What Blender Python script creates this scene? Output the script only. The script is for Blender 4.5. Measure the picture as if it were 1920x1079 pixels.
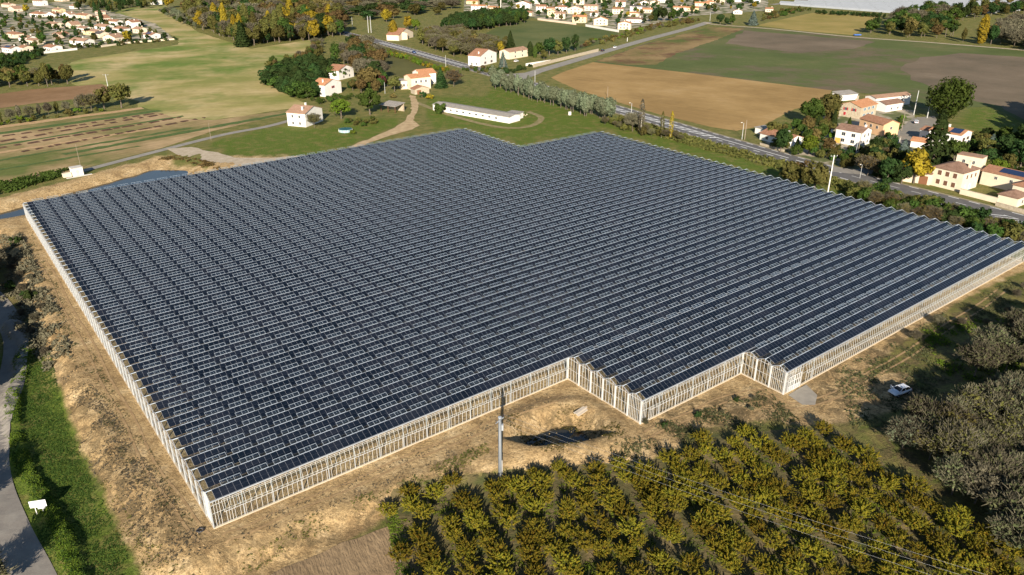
import bpy, bmesh, math, random
import numpy as np
from mathutils import Vector, Matrix, noise as mnoise

for o in list(bpy.data.objects): bpy.data.objects.remove(o)
SC = bpy.context.scene
COL = SC.collection
R = math.radians
rng = np.random.default_rng(7)
random.seed(7)

# ------------------------------------------------------------------ camera
CAM_H, FPX, PITCH = 78.0, 1451.5, 0.4269          # metres above the site, focal length in photo pixels, tilt
cam = bpy.data.cameras.new('camera'); camo = bpy.data.objects.new('camera', cam); COL.objects.link(camo)
cam.sensor_width = 36.0; cam.lens = FPX / 1920 * 36.0
cam.clip_start = 1.0; cam.clip_end = 12000.0
camo.location = (0, 0, CAM_H); camo.rotation_euler = (math.pi/2 - PITCH, 0, 0)
SC.camera = camo

# ------------------------------------------------------------------ sky, sun, exposure
SUN_EL, SUN_AZ = R(22.0), R(0.4)                   # the sun stands behind the camera
W = bpy.data.worlds.new('World'); SC.world = W; W.use_nodes = True
wn = W.node_tree.nodes; wl = W.node_tree.links
bg = wn['Background']; sky = wn.new('ShaderNodeTexSky'); sky.sky_type = 'NISHITA'
sky.sun_disc = False; sky.sun_elevation = SUN_EL; sky.sun_rotation = math.pi + SUN_AZ
sky.air_density = 1.0; sky.dust_density = 0.1; sky.ozone_density = 2.0
wl.new(sky.outputs[0], bg.inputs[0]); bg.inputs[1].default_value = 0.06
sl = bpy.data.lights.new('sun', 'SUN'); sl.energy = 5.0; sl.angle = R(0.53); sl.color = (1.0, 0.89, 0.74)
so = bpy.data.objects.new('sun', sl); COL.objects.link(so); so.location = (0, -200, 300)
# light travels away from the camera (+Y) and down
dirv = Vector((math.sin(SUN_AZ)*math.cos(SUN_EL), math.cos(SUN_AZ)*math.cos(SUN_EL), -math.sin(SUN_EL)))
so.rotation_euler = dirv.to_track_quat('-Z', 'Y').to_euler()
SC.view_settings.view_transform = 'Standard'; SC.view_settings.look = 'None'
SC.view_settings.exposure = 0.92; SC.view_settings.gamma = 1.0
SC.render.engine = 'CYCLES'
SC.cycles.max_bounces = 6; SC.cycles.transparent_max_bounces = 10
SC.cycles.diffuse_bounces = 2; SC.cycles.glossy_bounces = 2; SC.cycles.transmission_bounces = 4

# ------------------------------------------------------------------ small helpers
def tag(o, label=None, cat=None, group=None, kind=None):
    if label: o['label'] = label
    if cat: o['category'] = cat
    if group: o['group'] = group
    if kind: o['kind'] = kind
    return o
def link(o, parent=None):
    COL.objects.link(o)
    if parent: o.parent = parent
    return o
def empty(name, loc=(0, 0, 0), rz=0, **k):
    o = bpy.data.objects.new(name, None); o.location = loc; o.rotation_euler = (0, 0, rz); o.empty_display_size = .5
    link(o); tag(o, **k); return o
def inst(name, mesh, parent=None, loc=(0, 0, 0), rz=0, sc=None):
    o = bpy.data.objects.new(name, mesh); o.location = loc; o.rotation_euler = (0, 0, rz)
    if sc: o.scale = sc if isinstance(sc, tuple) else (sc, sc, sc)
    return link(o, parent)
class MB:
    """collects boxes, bars and faces for one mesh"""
    def __init__(s): s.v = []; s.f = []; s.m = []
    def face(s, pts, m=0):
        n = len(s.v); s.v += [tuple(p) for p in pts]; s.f.append(tuple(range(n, n+len(pts)))); s.m.append(m)
    def hexa(s, p, m=0):
        n = len(s.v); s.v += [tuple(q) for q in p]
        s.f += [(n, n+3, n+2, n+1), (n+4, n+5, n+6, n+7), (n, n+1, n+5, n+4), (n+1, n+2, n+6, n+5), (n+2, n+3, n+7, n+6), (n+3, n, n+4, n+7)]
        s.m += [m]*6
    def box(s, x0, x1, y0, y1, z0, z1, m=0):
        s.hexa([(x0, y0, z0), (x1, y0, z0), (x1, y1, z0), (x0, y1, z0), (x0, y0, z1), (x1, y0, z1), (x1, y1, z1), (x0, y1, z1)], m)
    def bar(s, a, b, w, h=None, m=0, up=(0, 0, 1)):
        a = Vector(a); b = Vector(b); h = h or w
        d = (b-a).normalized(); u = Vector(up)
        if abs(d.dot(u)) > .98: u = Vector((1, 0, 0))
        x = d.cross(u).normalized(); y = x.cross(d).normalized()
        q = []
        for c in (a, b):
            for sx, sy in ((-1, -1), (1, -1), (1, 1), (-1, 1)): q.append(c + x*(sx*w/2) + y*(sy*h/2))
        s.hexa(q, m)
    def tube(s, a, b, r0, r1, n=7, m=0, cap=True):
        a = Vector(a); b = Vector(b); d = (b-a).normalized()
        u = Vector((0, 0, 1)) if abs(d.z) < .95 else Vector((1, 0, 0))
        x = d.cross(u).normalized(); y = x.cross(d); k = len(s.v)
        for c, r in ((a, r0), (b, r1)):
            for i in range(n):
                t = 2*math.pi*i/n; s.v.append(tuple(c + x*(r*math.cos(t)) + y*(r*math.sin(t))))
        for i in range(n):
            j = (i+1) % n; s.f.append((k+i, k+j, k+n+j, k+n+i)); s.m.append(m)
        if cap: s.f.append(tuple(range(k+n, k+2*n))); s.m.append(m)
    def mesh(s, name, mats, smooth=False):
        me = bpy.data.meshes.new(name); me.from_pydata(s.v, [], s.f)
        if not isinstance(mats, (list, tuple)): mats = [mats]
        for m in mats: me.materials.append(m)
        if len(mats) > 1: me.polygons.foreach_set('material_index', s.m)
        if smooth: me.polygons.foreach_set('use_smooth', [True]*len(s.f))
        me.update(); return me
    def build(s, name, mats, parent=None, smooth=False, **k):
        o = bpy.data.objects.new(name, s.mesh(name, mats, smooth)); link(o, parent); tag(o, **k); return o
def quads_mesh(name, P, mats, midx=None):
    """P: (n,4,3) array of quads"""
    n = len(P); me = bpy.data.meshes.new(name)
    me.vertices.add(n*4); me.vertices.foreach_set('co', P.reshape(-1).astype(np.float32))
    me.loops.add(n*4); me.loops.foreach_set('vertex_index', np.arange(n*4, dtype=np.int32))
    me.polygons.add(n); me.polygons.foreach_set('loop_start', np.arange(0, n*4, 4, dtype=np.int32))
    for m in (mats if isinstance(mats, (list, tuple)) else [mats]): me.materials.append(m)
    if midx is not None: me.polygons.foreach_set('material_index', midx.astype(np.int32))
    me.polygons.foreach_set('use_smooth', np.zeros(n, bool)); me.update(calc_edges=True); return me

# ------------------------------------------------------------------ materials
def nodes(name):
    m = bpy.data.materials.new(name); m.use_nodes = True
    nt = m.node_tree; return m, nt, nt.nodes, nt.links, nt.nodes['Principled BSDF']
def ramp(N, L, src, stops):
    r = N.new('ShaderNodeValToRGB'); e = r.color_ramp.elements
    while len(e) < len(stops): e.new(0.5)
    for k, (p, c) in enumerate(stops): e[k].position = p; e[k].color = (*c, 1)
    L.new(src, r.inputs[0]); return r.outputs[0]
def noise_tex(N, L, scale, detail=4, rough=.55, stretch=None, rot=0, world=True, dist=0):
    tc = N.new('ShaderNodeNewGeometry') if world else N.new('ShaderNodeTexCoord')
    out = tc.outputs['Position'] if world else tc.outputs['Object']
    if stretch or rot:
        mp = N.new('ShaderNodeMapping'); mp.vector_type = 'POINT'
        r0 = N.new('ShaderNodeVectorRotate'); r0.rotation_type = 'Z_AXIS'; r0.inputs['Angle'].default_value = -rot
        L.new(out, r0.inputs['Vector']); L.new(r0.outputs[0], mp.inputs[0]); mp.inputs['Scale'].default_value = stretch or (1, 1, 1)
        out = mp.outputs[0]
    t = N.new('ShaderNodeTexNoise'); t.inputs['Scale'].default_value = scale; t.inputs['Detail'].default_value = detail
    t.inputs['Roughness'].default_value = rough; t.inputs['Distortion'].default_value = dist
    L.new(out, t.inputs['Vector']); return t.outputs['Fac']
def mixc(N, L, f, a, b, mode='MIX'):
    m = N.new('ShaderNodeMix'); m.data_type = 'RGBA'; m.blend_type = mode
    for s, v in ((m.inputs[0], f), (m.inputs[6], a), (m.inputs[7], b)):
        if isinstance(v, (int, float)): s.default_value = v
        elif isinstance(v, tuple): s.default_value = (*v, 1)
        else: L.new(v, s)
    return m.outputs[2]
def mathn(N, L, op, a, b=None, c=None, clamp=False):
    m = N.new('ShaderNodeMath'); m.operation = op; m.use_clamp = clamp
    for k, v in enumerate((a, b, c)):
        if v is None: continue
        if isinstance(v, (int, float)): m.inputs[k].default_value = v
        else: L.new(v, m.inputs[k])
    return m.outputs[0]
def mat(name, stops, scale=1.0, detail=4, rough=.85, bump=0, bscale=None, world=False, rand=0, metal=0, spec=.3, stretch=None, rot=0, fine=None, coat=0):
    """one colour or a noise ramp; fine=(scale, amount) adds a second, finer tone variation"""
    m, nt, N, L, B = nodes(name)
    B.inputs['Roughness'].default_value = rough; B.inputs['Metallic'].default_value = metal
    B.inputs['Specular IOR Level'].default_value = spec; B.inputs['Coat Weight'].default_value = coat
    if isinstance(stops, tuple): stops = [(0.3, tuple(c*.93 for c in stops)), (0.7, tuple(min(1, c*1.07) for c in stops))]
    f = noise_tex(N, L, scale, detail, world=world, stretch=stretch, rot=rot)
    c = ramp(N, L, f, stops)
    if fine:
        g = noise_tex(N, L, fine[0], 3, .6, world=world)
        k = mathn(N, L, 'MULTIPLY_ADD', g, 2*fine[1], 1-fine[1])
        hs = N.new('ShaderNodeHueSaturation'); L.new(c, hs.inputs['Color']); L.new(k, hs.inputs['Value']); c = hs.outputs[0]
    if rand:
        oi = N.new('ShaderNodeObjectInfo'); k = mathn(N, L, 'MULTIPLY_ADD', oi.outputs['Random'], 2*rand, 1-rand)
        hs = N.new('ShaderNodeHueSaturation'); L.new(c, hs.inputs['Color']); L.new(k, hs.inputs['Value'])
        k2 = mathn(N, L, 'MULTIPLY_ADD', oi.outputs['Random'], .12*rand/.2, .5-.06*rand/.2); L.new(k2, hs.inputs['Hue']); c = hs.outputs[0]
    L.new(c, B.inputs['Base Color'])
    if bump:
        b = N.new('ShaderNodeBump'); b.inputs['Strength'].default_value = 1; b.inputs['Distance'].default_value = bump
        L.new(noise_tex(N, L, bscale or scale*4, 4, .6, world=world), b.inputs['Height']); L.new(b.outputs[0], B.inputs['Normal'])
    return m
def glass_mat(name, tint=(.93, .96, .97), rough=.06, base=0.06, milky=0.0, milk=(.7, .78, .85)):
    """thin greenhouse glass: lets light through, mirrors the sky at a slant"""
    m, nt, N, L, B = nodes(name)
    N.remove(B); out = N['Material Output']
    t = N.new('ShaderNodeBsdfTransparent'); t.inputs[0].default_value = (*tint, 1)
    g = N.new('ShaderNodeBsdfGlossy'); g.inputs['Roughness'].default_value = rough
    lw = N.new('ShaderNodeLayerWeight'); lw.inputs[0].default_value = .5                # Schlick, the same from both sides of the pane
    k = mathn(N, L, 'MULTIPLY_ADD', mathn(N, L, 'POWER', lw.outputs['Facing'], 4.5), .9, .04+base, True)
    mx = N.new('ShaderNodeMixShader'); L.new(k, mx.inputs[0]); L.new(t.outputs[0], mx.inputs[1]); L.new(g.outputs[0], mx.inputs[2])
    res = mx.outputs[0]
    if milky:
        d = N.new('ShaderNodeBsdfDiffuse'); d.inputs[0].default_value = (*milk, 1)
        m2 = N.new('ShaderNodeMixShader'); m2.inputs[0].default_value = milky
        L.new(res, m2.inputs[1]); L.new(d.outputs[0], m2.inputs[2]); res = m2.outputs[0]
    L.new(res, out.inputs[0]); return m
def leaf_mat(name, stops, scale=.9, rand=.2, trans=.25, hue=.022):
    m, nt, N, L, B = nodes(name)
    N.remove(B); out = N['Material Output']
    f = noise_tex(N, L, scale, 3, .7, world=True)
    c = ramp(N, L, f, stops)
    oi = N.new('ShaderNodeObjectInfo'); hs = N.new('ShaderNodeHueSaturation'); L.new(c, hs.inputs['Color'])
    L.new(mathn(N, L, 'MULTIPLY_ADD', oi.outputs['Random'], 2*rand, 1-rand), hs.inputs['Value'])
    L.new(mathn(N, L, 'MULTIPLY_ADD', oi.outputs['Random'], 2*hue, .5-hue), hs.inputs['Hue'])
    d = N.new('ShaderNodeBsdfDiffuse'); t = N.new('ShaderNodeBsdfTranslucent')
    L.new(hs.outputs[0], d.inputs[0]); L.new(hs.outputs[0], t.inputs[0])
    mx = N.new('ShaderNodeMixShader'); mx.inputs[0].default_value = trans
    L.new(d.outputs[0], mx.inputs[1]); L.new(t.outputs[0], mx.inputs[2]); L.new(mx.outputs[0], out.inputs[0]); return m

# ------------------------------------------------------------------ the lie of the land
def ray(u, v):
    x = (u-960)/FPX; y = (v-539.5)/FPX
    return x, math.cos(PITCH)-y*math.sin(PITCH), -math.sin(PITCH)-y*math.cos(PITCH)
def G0(u, v, z=0.0):
    """ground point at height z that is seen at photo position (u, v)"""
    x, y, d = ray(u, v); t = (CAM_H-z)/-d
    return np.array((x*t, y*t))
def smooth(t): t = np.clip(t, 0, 1); return t*t*(3-2*t)
def seg_dist(px, py, poly, closed=False):
    """distance, signed side and position along for the nearest segment of a polyline"""
    P = np.asarray(poly, float); n = len(P); best = np.full(px.shape, 1e9); side = np.zeros(px.shape); par = np.zeros(px.shape)
    for i in range(n if closed else n-1):
        a = P[i]; b = P[(i+1) % n]; d = b-a; L2 = d@d
        t = np.clip(((px-a[0])*d[0]+(py-a[1])*d[1])/L2, 0, 1)
        dx = px-a[0]-t*d[0]; dy = py-a[1]-t*d[1]; q = np.hypot(dx, dy); m = q < best
        best = np.where(m, q, best); side = np.where(m, np.sign(d[0]*dy-d[1]*dx), side); par = np.where(m, i+t, par)
    return best, side, par
def inside(px, py, poly):
    P = np.asarray(poly, float); r = np.zeros(px.shape, bool); n = len(P); j = n-1
    for i in range(n):
        xi, yi = P[i]; xj, yj = P[j]
        c = ((yi > py) != (yj > py)) & (px < (xj-xi)*(py-yi)/((yj-yi) if yj != yi else 1e-9)+xi)
        r ^= c; j = i
    return r
def poly_px(pts, z=0.0): return np.array([G0(u, v, z) for u, v in pts])
def sdf(px, py, poly):
    d, _, _ = seg_dist(px, py, poly, True); return np.where(inside(px, py, poly), -d, d)

# greenhouse frame on the ground: origin at the near left corner, x along the ridges, y away from the camera
TH = 0.9133; GA = np.array((math.sin(TH), math.cos(TH))); GB = np.array((-math.cos(TH), math.sin(TH)))
GO = np.array((-42.947, 87.422)); BAY = 3.2
def gh(a, b): return GO + a*GA + b*GB
# crest of the levelled platform, left side and front (outside is on the left of the walk)
CREST = poly_px([(1500, 830), (1300, 835), (1120, 845), (930, 868), (760, 905), (600, 962), (480, 1012), (400, 1040), (330, 1030), (262, 945), (190, 815), (135, 700), (90, 600), (50, 500), (8, 425), (-120, 400), (-300, 380)])
CDROP = np.array([0.0, .5, 1.1, 1.6, 2.0, 2.3, 2.5, 2.7, 2.9, 3.0, 3.0, 3.0, 3.0, 2.8, 2.4, 1.0, 0.0])
CWID = np.array([6, 6, 5, 5, 5, 5, 5, 6, 8, 8, 8, 8, 8, 8, 8, 8, 8.0])
PIT = poly_px([(946, 822), (975, 790), (1030, 768), (1085, 762), (1125, 785), (1150, 812), (1090, 826), (1000, 834)])
POND = np.array([gh(-60, 53*BAY+6), gh(-5, 53*BAY+4.5), gh(75, 53*BAY+4.5)] + list(poly_px([(385, 318), (345, 304), (292, 302), (235, 319), (130, 347), (0, 383), (-200, 435)])))
BERM = [(22, 610), (52, 650), (20, 760), (35, 860), (110, 985), (150, 1100)]
BERMG = poly_px(BERM, -2.8)
def hgt(x, y):
    x = np.asarray(x, float); y = np.asarray(y, float)
    d, s, p = seg_dist(x, y, CREST)
    i = np.arange(len(CDROP)); drop = np.interp(p, i, CDROP); wid = np.interp(p, i, CWID)
    n = .5*np.sin(x*.31+1.3*np.sin(y*.23))+.5*np.sin(y*.37+1.1*np.sin(x*.29+2))
    n2 = np.sin(x*1.1+2*np.sin(y*.7))*np.sin(y*1.3+1.7*np.sin(x*.8))
    t = smooth((s*d+wid*.25+n*1.2+.35*n2)/wid)
    gul = np.abs(np.sin(p*9.0+1.5*np.sin(x*.5)+.8*np.sin(y*.9)))*.55+np.abs(np.sin(x*1.7+1.2*np.sin(y*1.1)))*.25
    z = -drop*t - (gul-.35)*1.1*np.clip(drop/2.5, 0, 1)*np.clip(4*t*(1-t), 0, 1)
    far = smooth((np.hypot(x, y-130)-70)/500)
    z = z + .10*n*(1-far)*np.clip(t+.25, 0, 1) + .03*n2*np.clip(1-far*3, 0, 1)
    k = sdf(x, y, PIT); z = np.minimum(z, z-2.3*smooth((1.0-k+.5*n)/3.2))
    z = z + .55*np.exp(-((k-1.5)/1.8)**2)
    k = sdf(x, y, POND); z = z*smooth((k+6)/6) + (1-smooth((k+6)/6))*z*.3
    z = z-2.6*smooth(-k/6.0)
    bb = (x-GO[0])*GB[0]+(y-GO[1])*GB[1]
    z = z+.4*np.exp(-((k-2.2)/2.0)**2)*smooth((bb-53*BAY-8)/5)*(.8+.4*n2)
    dd, _, _ = seg_dist(x, y, BERMG); z = z + (.95+.3*n+.2*n2)*np.exp(-(dd/(1.5+.35*n))**4)
    return z
def hz(x, y): return float(hgt(np.array([x]), np.array([y]))[0])
def G(u, v):
    """point of the real ground seen at photo position (u, v)"""
    z = 0.0
    for _ in range(6): p = G0(u, v, z); z = hz(p[0], p[1])
    return Vector((p[0], p[1], z))
def pxm(v): return 1/((CAM_H/(math.sin(PITCH)+(v-539.5)/FPX*math.cos(PITCH)))/FPX)   # photo pixels per metre at row v

# ------------------------------------------------------------------ ground sheet
def axis(lo, hi, step, far_lo, far_hi):
    c = list(np.arange(lo, hi+.01, step)); s = step; x = hi
    while x < far_hi: s *= 1.16; x += s; c.append(x)
    s = step; x = lo; pre = []
    while x > far_lo: s *= 1.16; x -= s; pre.append(x)
    return np.array(pre[::-1]+c)
XS = axis(-140, 110, .75, -5000, 5000); YS = axis(66, 215, .75, -900, 9000)
GX, GY = np.meshgrid(XS, YS); gx = GX.ravel(); gy = GY.ravel(); gz = hgt(gx, gy)
# beyond the villages the plain rises into low hills
SOIL = np.array(list(poly_px([(0, 470), (50, 575), (100, 690), (135, 790), (200, 930), (240, 1010), (290, 1100), (480, 1100), (640, 1005), (735, 945), (760, 905), (930, 875), (1180, 868), (1270, 840), (1300, 805), (1440, 785), (1510, 800), (1600, 790), (1740, 755), (1700, 700), (1620, 700), (1690, 640), (1800, 565), (1890, 520)]))
                + [gh(206, -9*BAY-4), gh(203, -9*BAY), gh(202.6, 41*BAY+1), gh(166, 41*BAY+3), gh(165, 53*BAY+3), gh(120, 53*BAY+7)] + list(poly_px([(560, 300), (500, 297), (420, 292), (390, 318), (300, 296), (225, 312), (120, 342), (0, 372), (-150, 400)])))
LUSH = [poly_px(p) for p in (
    [(-10, 640), (45, 640), (95, 660), (130, 760), (190, 900), (245, 1010), (265, 1100), (80, 1100), (-10, 860)],
    [(385, 272), (540, 232), (600, 236), (700, 225), (770, 220), (690, 262), (560, 298), (420, 286)],
    [(800, 190), (960, 165), (1150, 225), (1500, 330), (1740, 400), (1920, 450), (1920, 470), (1700, 400), (1400, 320), (1140, 246), (980, 272), (900, 250), (800, 230)],
    [(1800, 215), (1870, 205), (1930, 240), (1930, 300), (1840, 280)])]
SCRUB = [poly_px(p) for p in (
    [(0, 420), (40, 430), (100, 560), (130, 640), (60, 640), (0, 560)], [(95, 640), (150, 700), (330, 950), (380, 1030), (300, 1040), (230, 980), (150, 840)],
    [(250, 1040), (430, 1020), (560, 980), (700, 920), (900, 830), (930, 870), (760, 930), (500, 1060)], [(1180, 760), (1440, 720), (1500, 790), (1290, 830), (1200, 850)],
    [(1500, 760), (1560, 640), (1700, 600), (1920, 520), (1920, 800), (1700, 820)], [(950, 770), (1100, 755), (1150, 790), (1190, 830), (1050, 860)], [(1560, 790), (1700, 770), (1960, 700), (1980, 1120), (1900, 1060), (1700, 900)])]
zr = smooth(.5-sdf(gx, gy, SOIL)/5.0)
zg = np.zeros_like(zr)
for p in LUSH: zg = np.maximum(zg, smooth(.5-sdf(gx, gy, p)/6.0))
zb = np.zeros_like(zr)
for p in SCRUB: zb = np.maximum(zb, smooth(.5-sdf(gx, gy, p)/8.0))
nx, ny = len(XS), len(YS)
I = np.arange(nx*ny).reshape(ny, nx)
Q = np.stack([I[:-1, :-1], I[:-1, 1:], I[1:, 1:], I[1:, :-1]], -1).reshape(-1, 4)
gm = bpy.data.meshes.new('ground')
gm.vertices.add(nx*ny); gm.vertices.foreach_set('co', np.stack([gx, gy, gz], 1).astype(np.float32).ravel())
gm.loops.add(Q.size); gm.loops.foreach_set('vertex_index', Q.astype(np.int32).ravel())
gm.polygons.add(len(Q)); gm.polygons.foreach_set('loop_start', np.arange(0, Q.size, 4, dtype=np.int32))
gm.polygons.foreach_set('use_smooth', np.ones(len(Q), bool)); gm.update(calc_edges=True)
ca = gm.color_attributes.new('zone', 'FLOAT_COLOR', 'POINT')
ca.data.foreach_set('color', np.stack([zr, zg, zb, np.ones_like(zr)], 1).astype(np.float32).ravel())
def ground_mat():
    m, nt, N, L, B = nodes('ground')
    at = N.new('ShaderNodeVertexColor'); at.layer_name = 'zone'
    sp = N.new('ShaderNodeSeparateColor'); L.new(at.outputs[0], sp.inputs[0])
    def edge(chan, nf, amp, soft):
        k = mathn(N, L, 'MULTIPLY_ADD', nf, amp, mathn(N, L, 'SUBTRACT', chan, amp*.5))
        return mathn(N, L, 'MULTIPLY_ADD', k, 1/soft, .5-.5/soft, True)
    big = noise_tex(N, L, .03, 4, .6); mid = noise_tex(N, L, .22, 5, .65); fin = noise_tex(N, L, 1.6, 4, .7)
    tiny = noise_tex(N, L, 5.0, 2, .6)
    meadow = mixc(N, L, ramp(N, L, mid, [(.35, (0, 0, 0)), (.65, (1, 1, 1))]), (.12, .145, .034), (.26, .215, .078))
    meadow = mixc(N, L, mathn(N, L, 'MULTIPLY', fin, .3), meadow, (.05, .06, .018))
    soil = ramp(N, L, mid, [(.30, (.24, .16, .08)), (.43, (.45, .31, .15)), (.55, (.56, .40, .205)), (.72, (.66, .51, .30))])
    soil = mixc(N, L, mathn(N, L, 'MULTIPLY', ramp(N, L, noise_tex(N, L, .07, 5, .7, dist=.5), [(.47, (0, 0, 0)), (.64, (1, 1, 1))]), .5), soil, (.27, .18, .09))
    soil = mixc(N, L, mathn(N, L, 'MULTIPLY', ramp(N, L, fin, [(.48, (0, 0, 0)), (.62, (1, 1, 1))]), .7), soil, (.20, .135, .065))
    lush = ramp(N, L, fin, [(.25, (.045, .065, .012)), (.5, (.105, .150, .022)), (.8, (.17, .205, .040))])
    lush = mixc(N, L, ramp(N, L, mid, [(.48, (0, 0, 0)), (.68, (.85, .85, .85))]), lush, (.21, .175, .06))
    scrub = ramp(N, L, fin, [(.3, (.05, .042, .024)), (.55, (.14, .105, .055)), (.8, (.25, .18, .095))])
    c = mixc(N, L, edge(sp.outputs[1], mid, .7, .35), meadow, lush)
    c = mixc(N, L, edge(sp.outputs[0], mid, .8, .30), c, soil)
    sf = mathn(N, L, 'MULTIPLY', sp.outputs[2], ramp(N, L, noise_tex(N, L, .30, 6, .78, dist=.8), [(.45, (0, 0, 0)), (.56, (1, 1, 1))]))
    c = mixc(N, L, mathn(N, L, 'MULTIPLY', sf, .85), c, scrub)
    hs = N.new('ShaderNodeHueSaturation'); L.new(c, hs.inputs['Color']); L.new(mathn(N, L, 'MULTIPLY_ADD', tiny, 1.1, .45), hs.inputs['Value'])
    L.new(hs.outputs[0], B.inputs['Base Color'])
    B.inputs['Roughness'].default_value = .95; B.inputs['Specular IOR Level'].default_value = .1
    b = N.new('ShaderNodeBump'); b.inputs['Distance'].default_value = .45
    L.new(noise_tex(N, L, 1.3, 7, .78, dist=.4), b.inputs['Height']); L.new(b.outputs[0], B.inputs['Normal'])
    return m
gm.materials.append(ground_mat())
tag(inst('ground', gm), kind='structure')

# ------------------------------------------------------------------ sheets laid on the ground
def roughen(P, amp, step):
    out = []; n = len(P)
    for i in range(n):
        a, b = np.array(P[i]), np.array(P[(i+1) % n]); d = b-a; L = np.hypot(*d); k = max(1, int(L/step)); nn = np.array((-d[1], d[0]))/max(L, 1e-6)
        for j in range(k):
            q = a+d*j/k
            s = mnoise.noise(Vector((q[0]*.9/step, q[1]*.9/step, 3.1)))
            out.append(q+nn*s*amp)
    return np.array(out)
def sheet(name, P, m, lift=.03, follow=False, amp=0, step=6, res=2.0, parent=None, kind='structure'):
    """a flat sheet of ground in plan outline P, slightly above the ground; follow=True drapes it over the terrain"""
    if amp: P = roughen(P, amp, step)
    bm = bmesh.new(); vs = [bm.verts.new((p[0], p[1], 0)) for p in P]; f = bm.faces.new(vs)
    bm.normal_update()
    if f.normal.z < 0: bmesh.ops.reverse_faces(bm, faces=[f])
    bmesh.ops.triangulate(bm, faces=bm.faces[:])
    if follow:
        A = np.array(P)
        for ax in (0, 1):
            for c in np.arange(A[:, ax].min()+res*.5, A[:, ax].max(), res):
                co = [0, 0, 0]; no = [0, 0, 0]; co[ax] = c; no[ax] = 1
                bmesh.ops.bisect_plane(bm, geom=bm.verts[:]+bm.edges[:]+bm.faces[:], plane_co=co, plane_no=no)
        bmesh.ops.triangulate(bm, faces=[q for q in bm.faces if len(q.verts) > 4])
    X = np.array([v.co.x for v in bm.verts]); Y = np.array([v.co.y for v in bm.verts]); Z = hgt(X, Y) if follow else np.zeros(len(X))
    for v, z in zip(bm.verts, Z): v.co.z = z+lift
    me = bpy.data.meshes.new(name); bm.to_mesh(me); bm.free(); me.materials.append(m)
    o = inst(name, me, parent)
    if not parent: tag(o, kind=kind)
    return o
def field_mat(name, stops, rot, scale=.25, lines=.9, depth=.35, bump=.15, fine=.3, big=None):
    """ploughed or mown field: streaks along one direction"""
    m, nt, N, L, B = nodes(name)
    f = noise_tex(N, L, .02, 5, .62); c = ramp(N, L, f, stops)
    if big: c = mixc(N, L, ramp(N, L, noise_tex(N, L, big[0], 5, .68), [(big[1], (0, 0, 0)), (big[2], (1, 1, 1))]), c, big[3])
    s = noise_tex(N, L, scale, 4, .65, stretch=(.06, 1, 1), rot=rot)
    t = noise_tex(N, L, lines, 3, .6, stretch=(.25, 1, 1), rot=rot)
    k = mathn(N, L, 'MULTIPLY_ADD', s, 2*depth, 1-depth); k = mathn(N, L, 'MULTIPLY', k, mathn(N, L, 'MULTIPLY_ADD', t, 2*fine, 1-fine))
    hs = N.new('ShaderNodeHueSaturation'); L.new(c, hs.inputs['Color']); L.new(k, hs.inputs['Value']); L.new(hs.outputs[0], B.inputs['Base Color'])
    B.inputs['Roughness'].default_value = .95; B.inputs['Specular IOR Level'].default_value = .1
    b = N.new('ShaderNodeBump'); b.inputs['Distance'].default_value = bump; L.new(t, b.inputs['Height']); L.new(b.outputs[0], B.inputs['Normal'])
    return m
def dirpx(a, b):
    d = G0(*b)-G0(*a); return math.atan2(d[1], d[0])
ROADDIR = dirpx((830, 112), (1650, 345))
# far background of the plain, then the fields in view
sheet('meadow', poly_px([(150, 112), (335, 84), (335, 72), (200, 20), (310, 10), (370, 60), (470, 92), (588, 74), (590, 100), (500, 128), (492, 152), (545, 182), (575, 195), (545, 204), (400, 226), (330, 222), (255, 206), (262, 190), (140, 160), (100, 130)]),
      field_mat('meadow', [(.36, (.24, .235, .070)), (.5, (.37, .305, .125)), (.62, (.47, .37, .185))], dirpx((330, 160), (560, 150)), .35, 1.2, .32, .05, .3, (.012, .47, .61, (.135, .19, .038))), .03, amp=1.2)
sheet('tilled_field', poly_px([(-60, 185), (60, 168), (190, 158), (215, 172), (180, 182), (60, 195), (-60, 212)]), field_mat('tilled_brown', [(.4, (.21, .125, .062)), (.6, (.30, .185, .10))], dirpx((0, 190), (190, 160)), .5, 1.5, .2), .04, amp=1)
stripe = sheet('crop_field', poly_px([(-60, 250), (0, 240), (130, 222), (268, 201), (330, 222), (400, 226), (545, 206), (545, 214), (400, 246), (300, 279), (180, 310), (100, 330), (-60, 352)]),
      field_mat('crop_stubble', [(.38, (.12, .14, .04)), (.5, (.27, .205, .095)), (.6, (.40, .285, .155))], dirpx((0, 268), (330, 217)), .8, 1.6, .5, .12, .35), .04, amp=.8)
dark_furrow = mat('furrow_earth', [(.3, (.04, .022, .014)), (.6, (.095, .05, .03)), (.8, (.24, .16, .08))], .5, 4, .95, .15, world=True)
green_row = mat('crop_green', [(.3, (.05, .085, .018)), (.6, (.085, .13, .028)), (.8, (.12, .15, .04))], .6, 4, .95, .1, world=True)
sand_row = mat('sand_row', [(.3, (.36, .23, .11)), (.7, (.50, .34, .18))], .6, 4, .95, .1, world=True)
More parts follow.
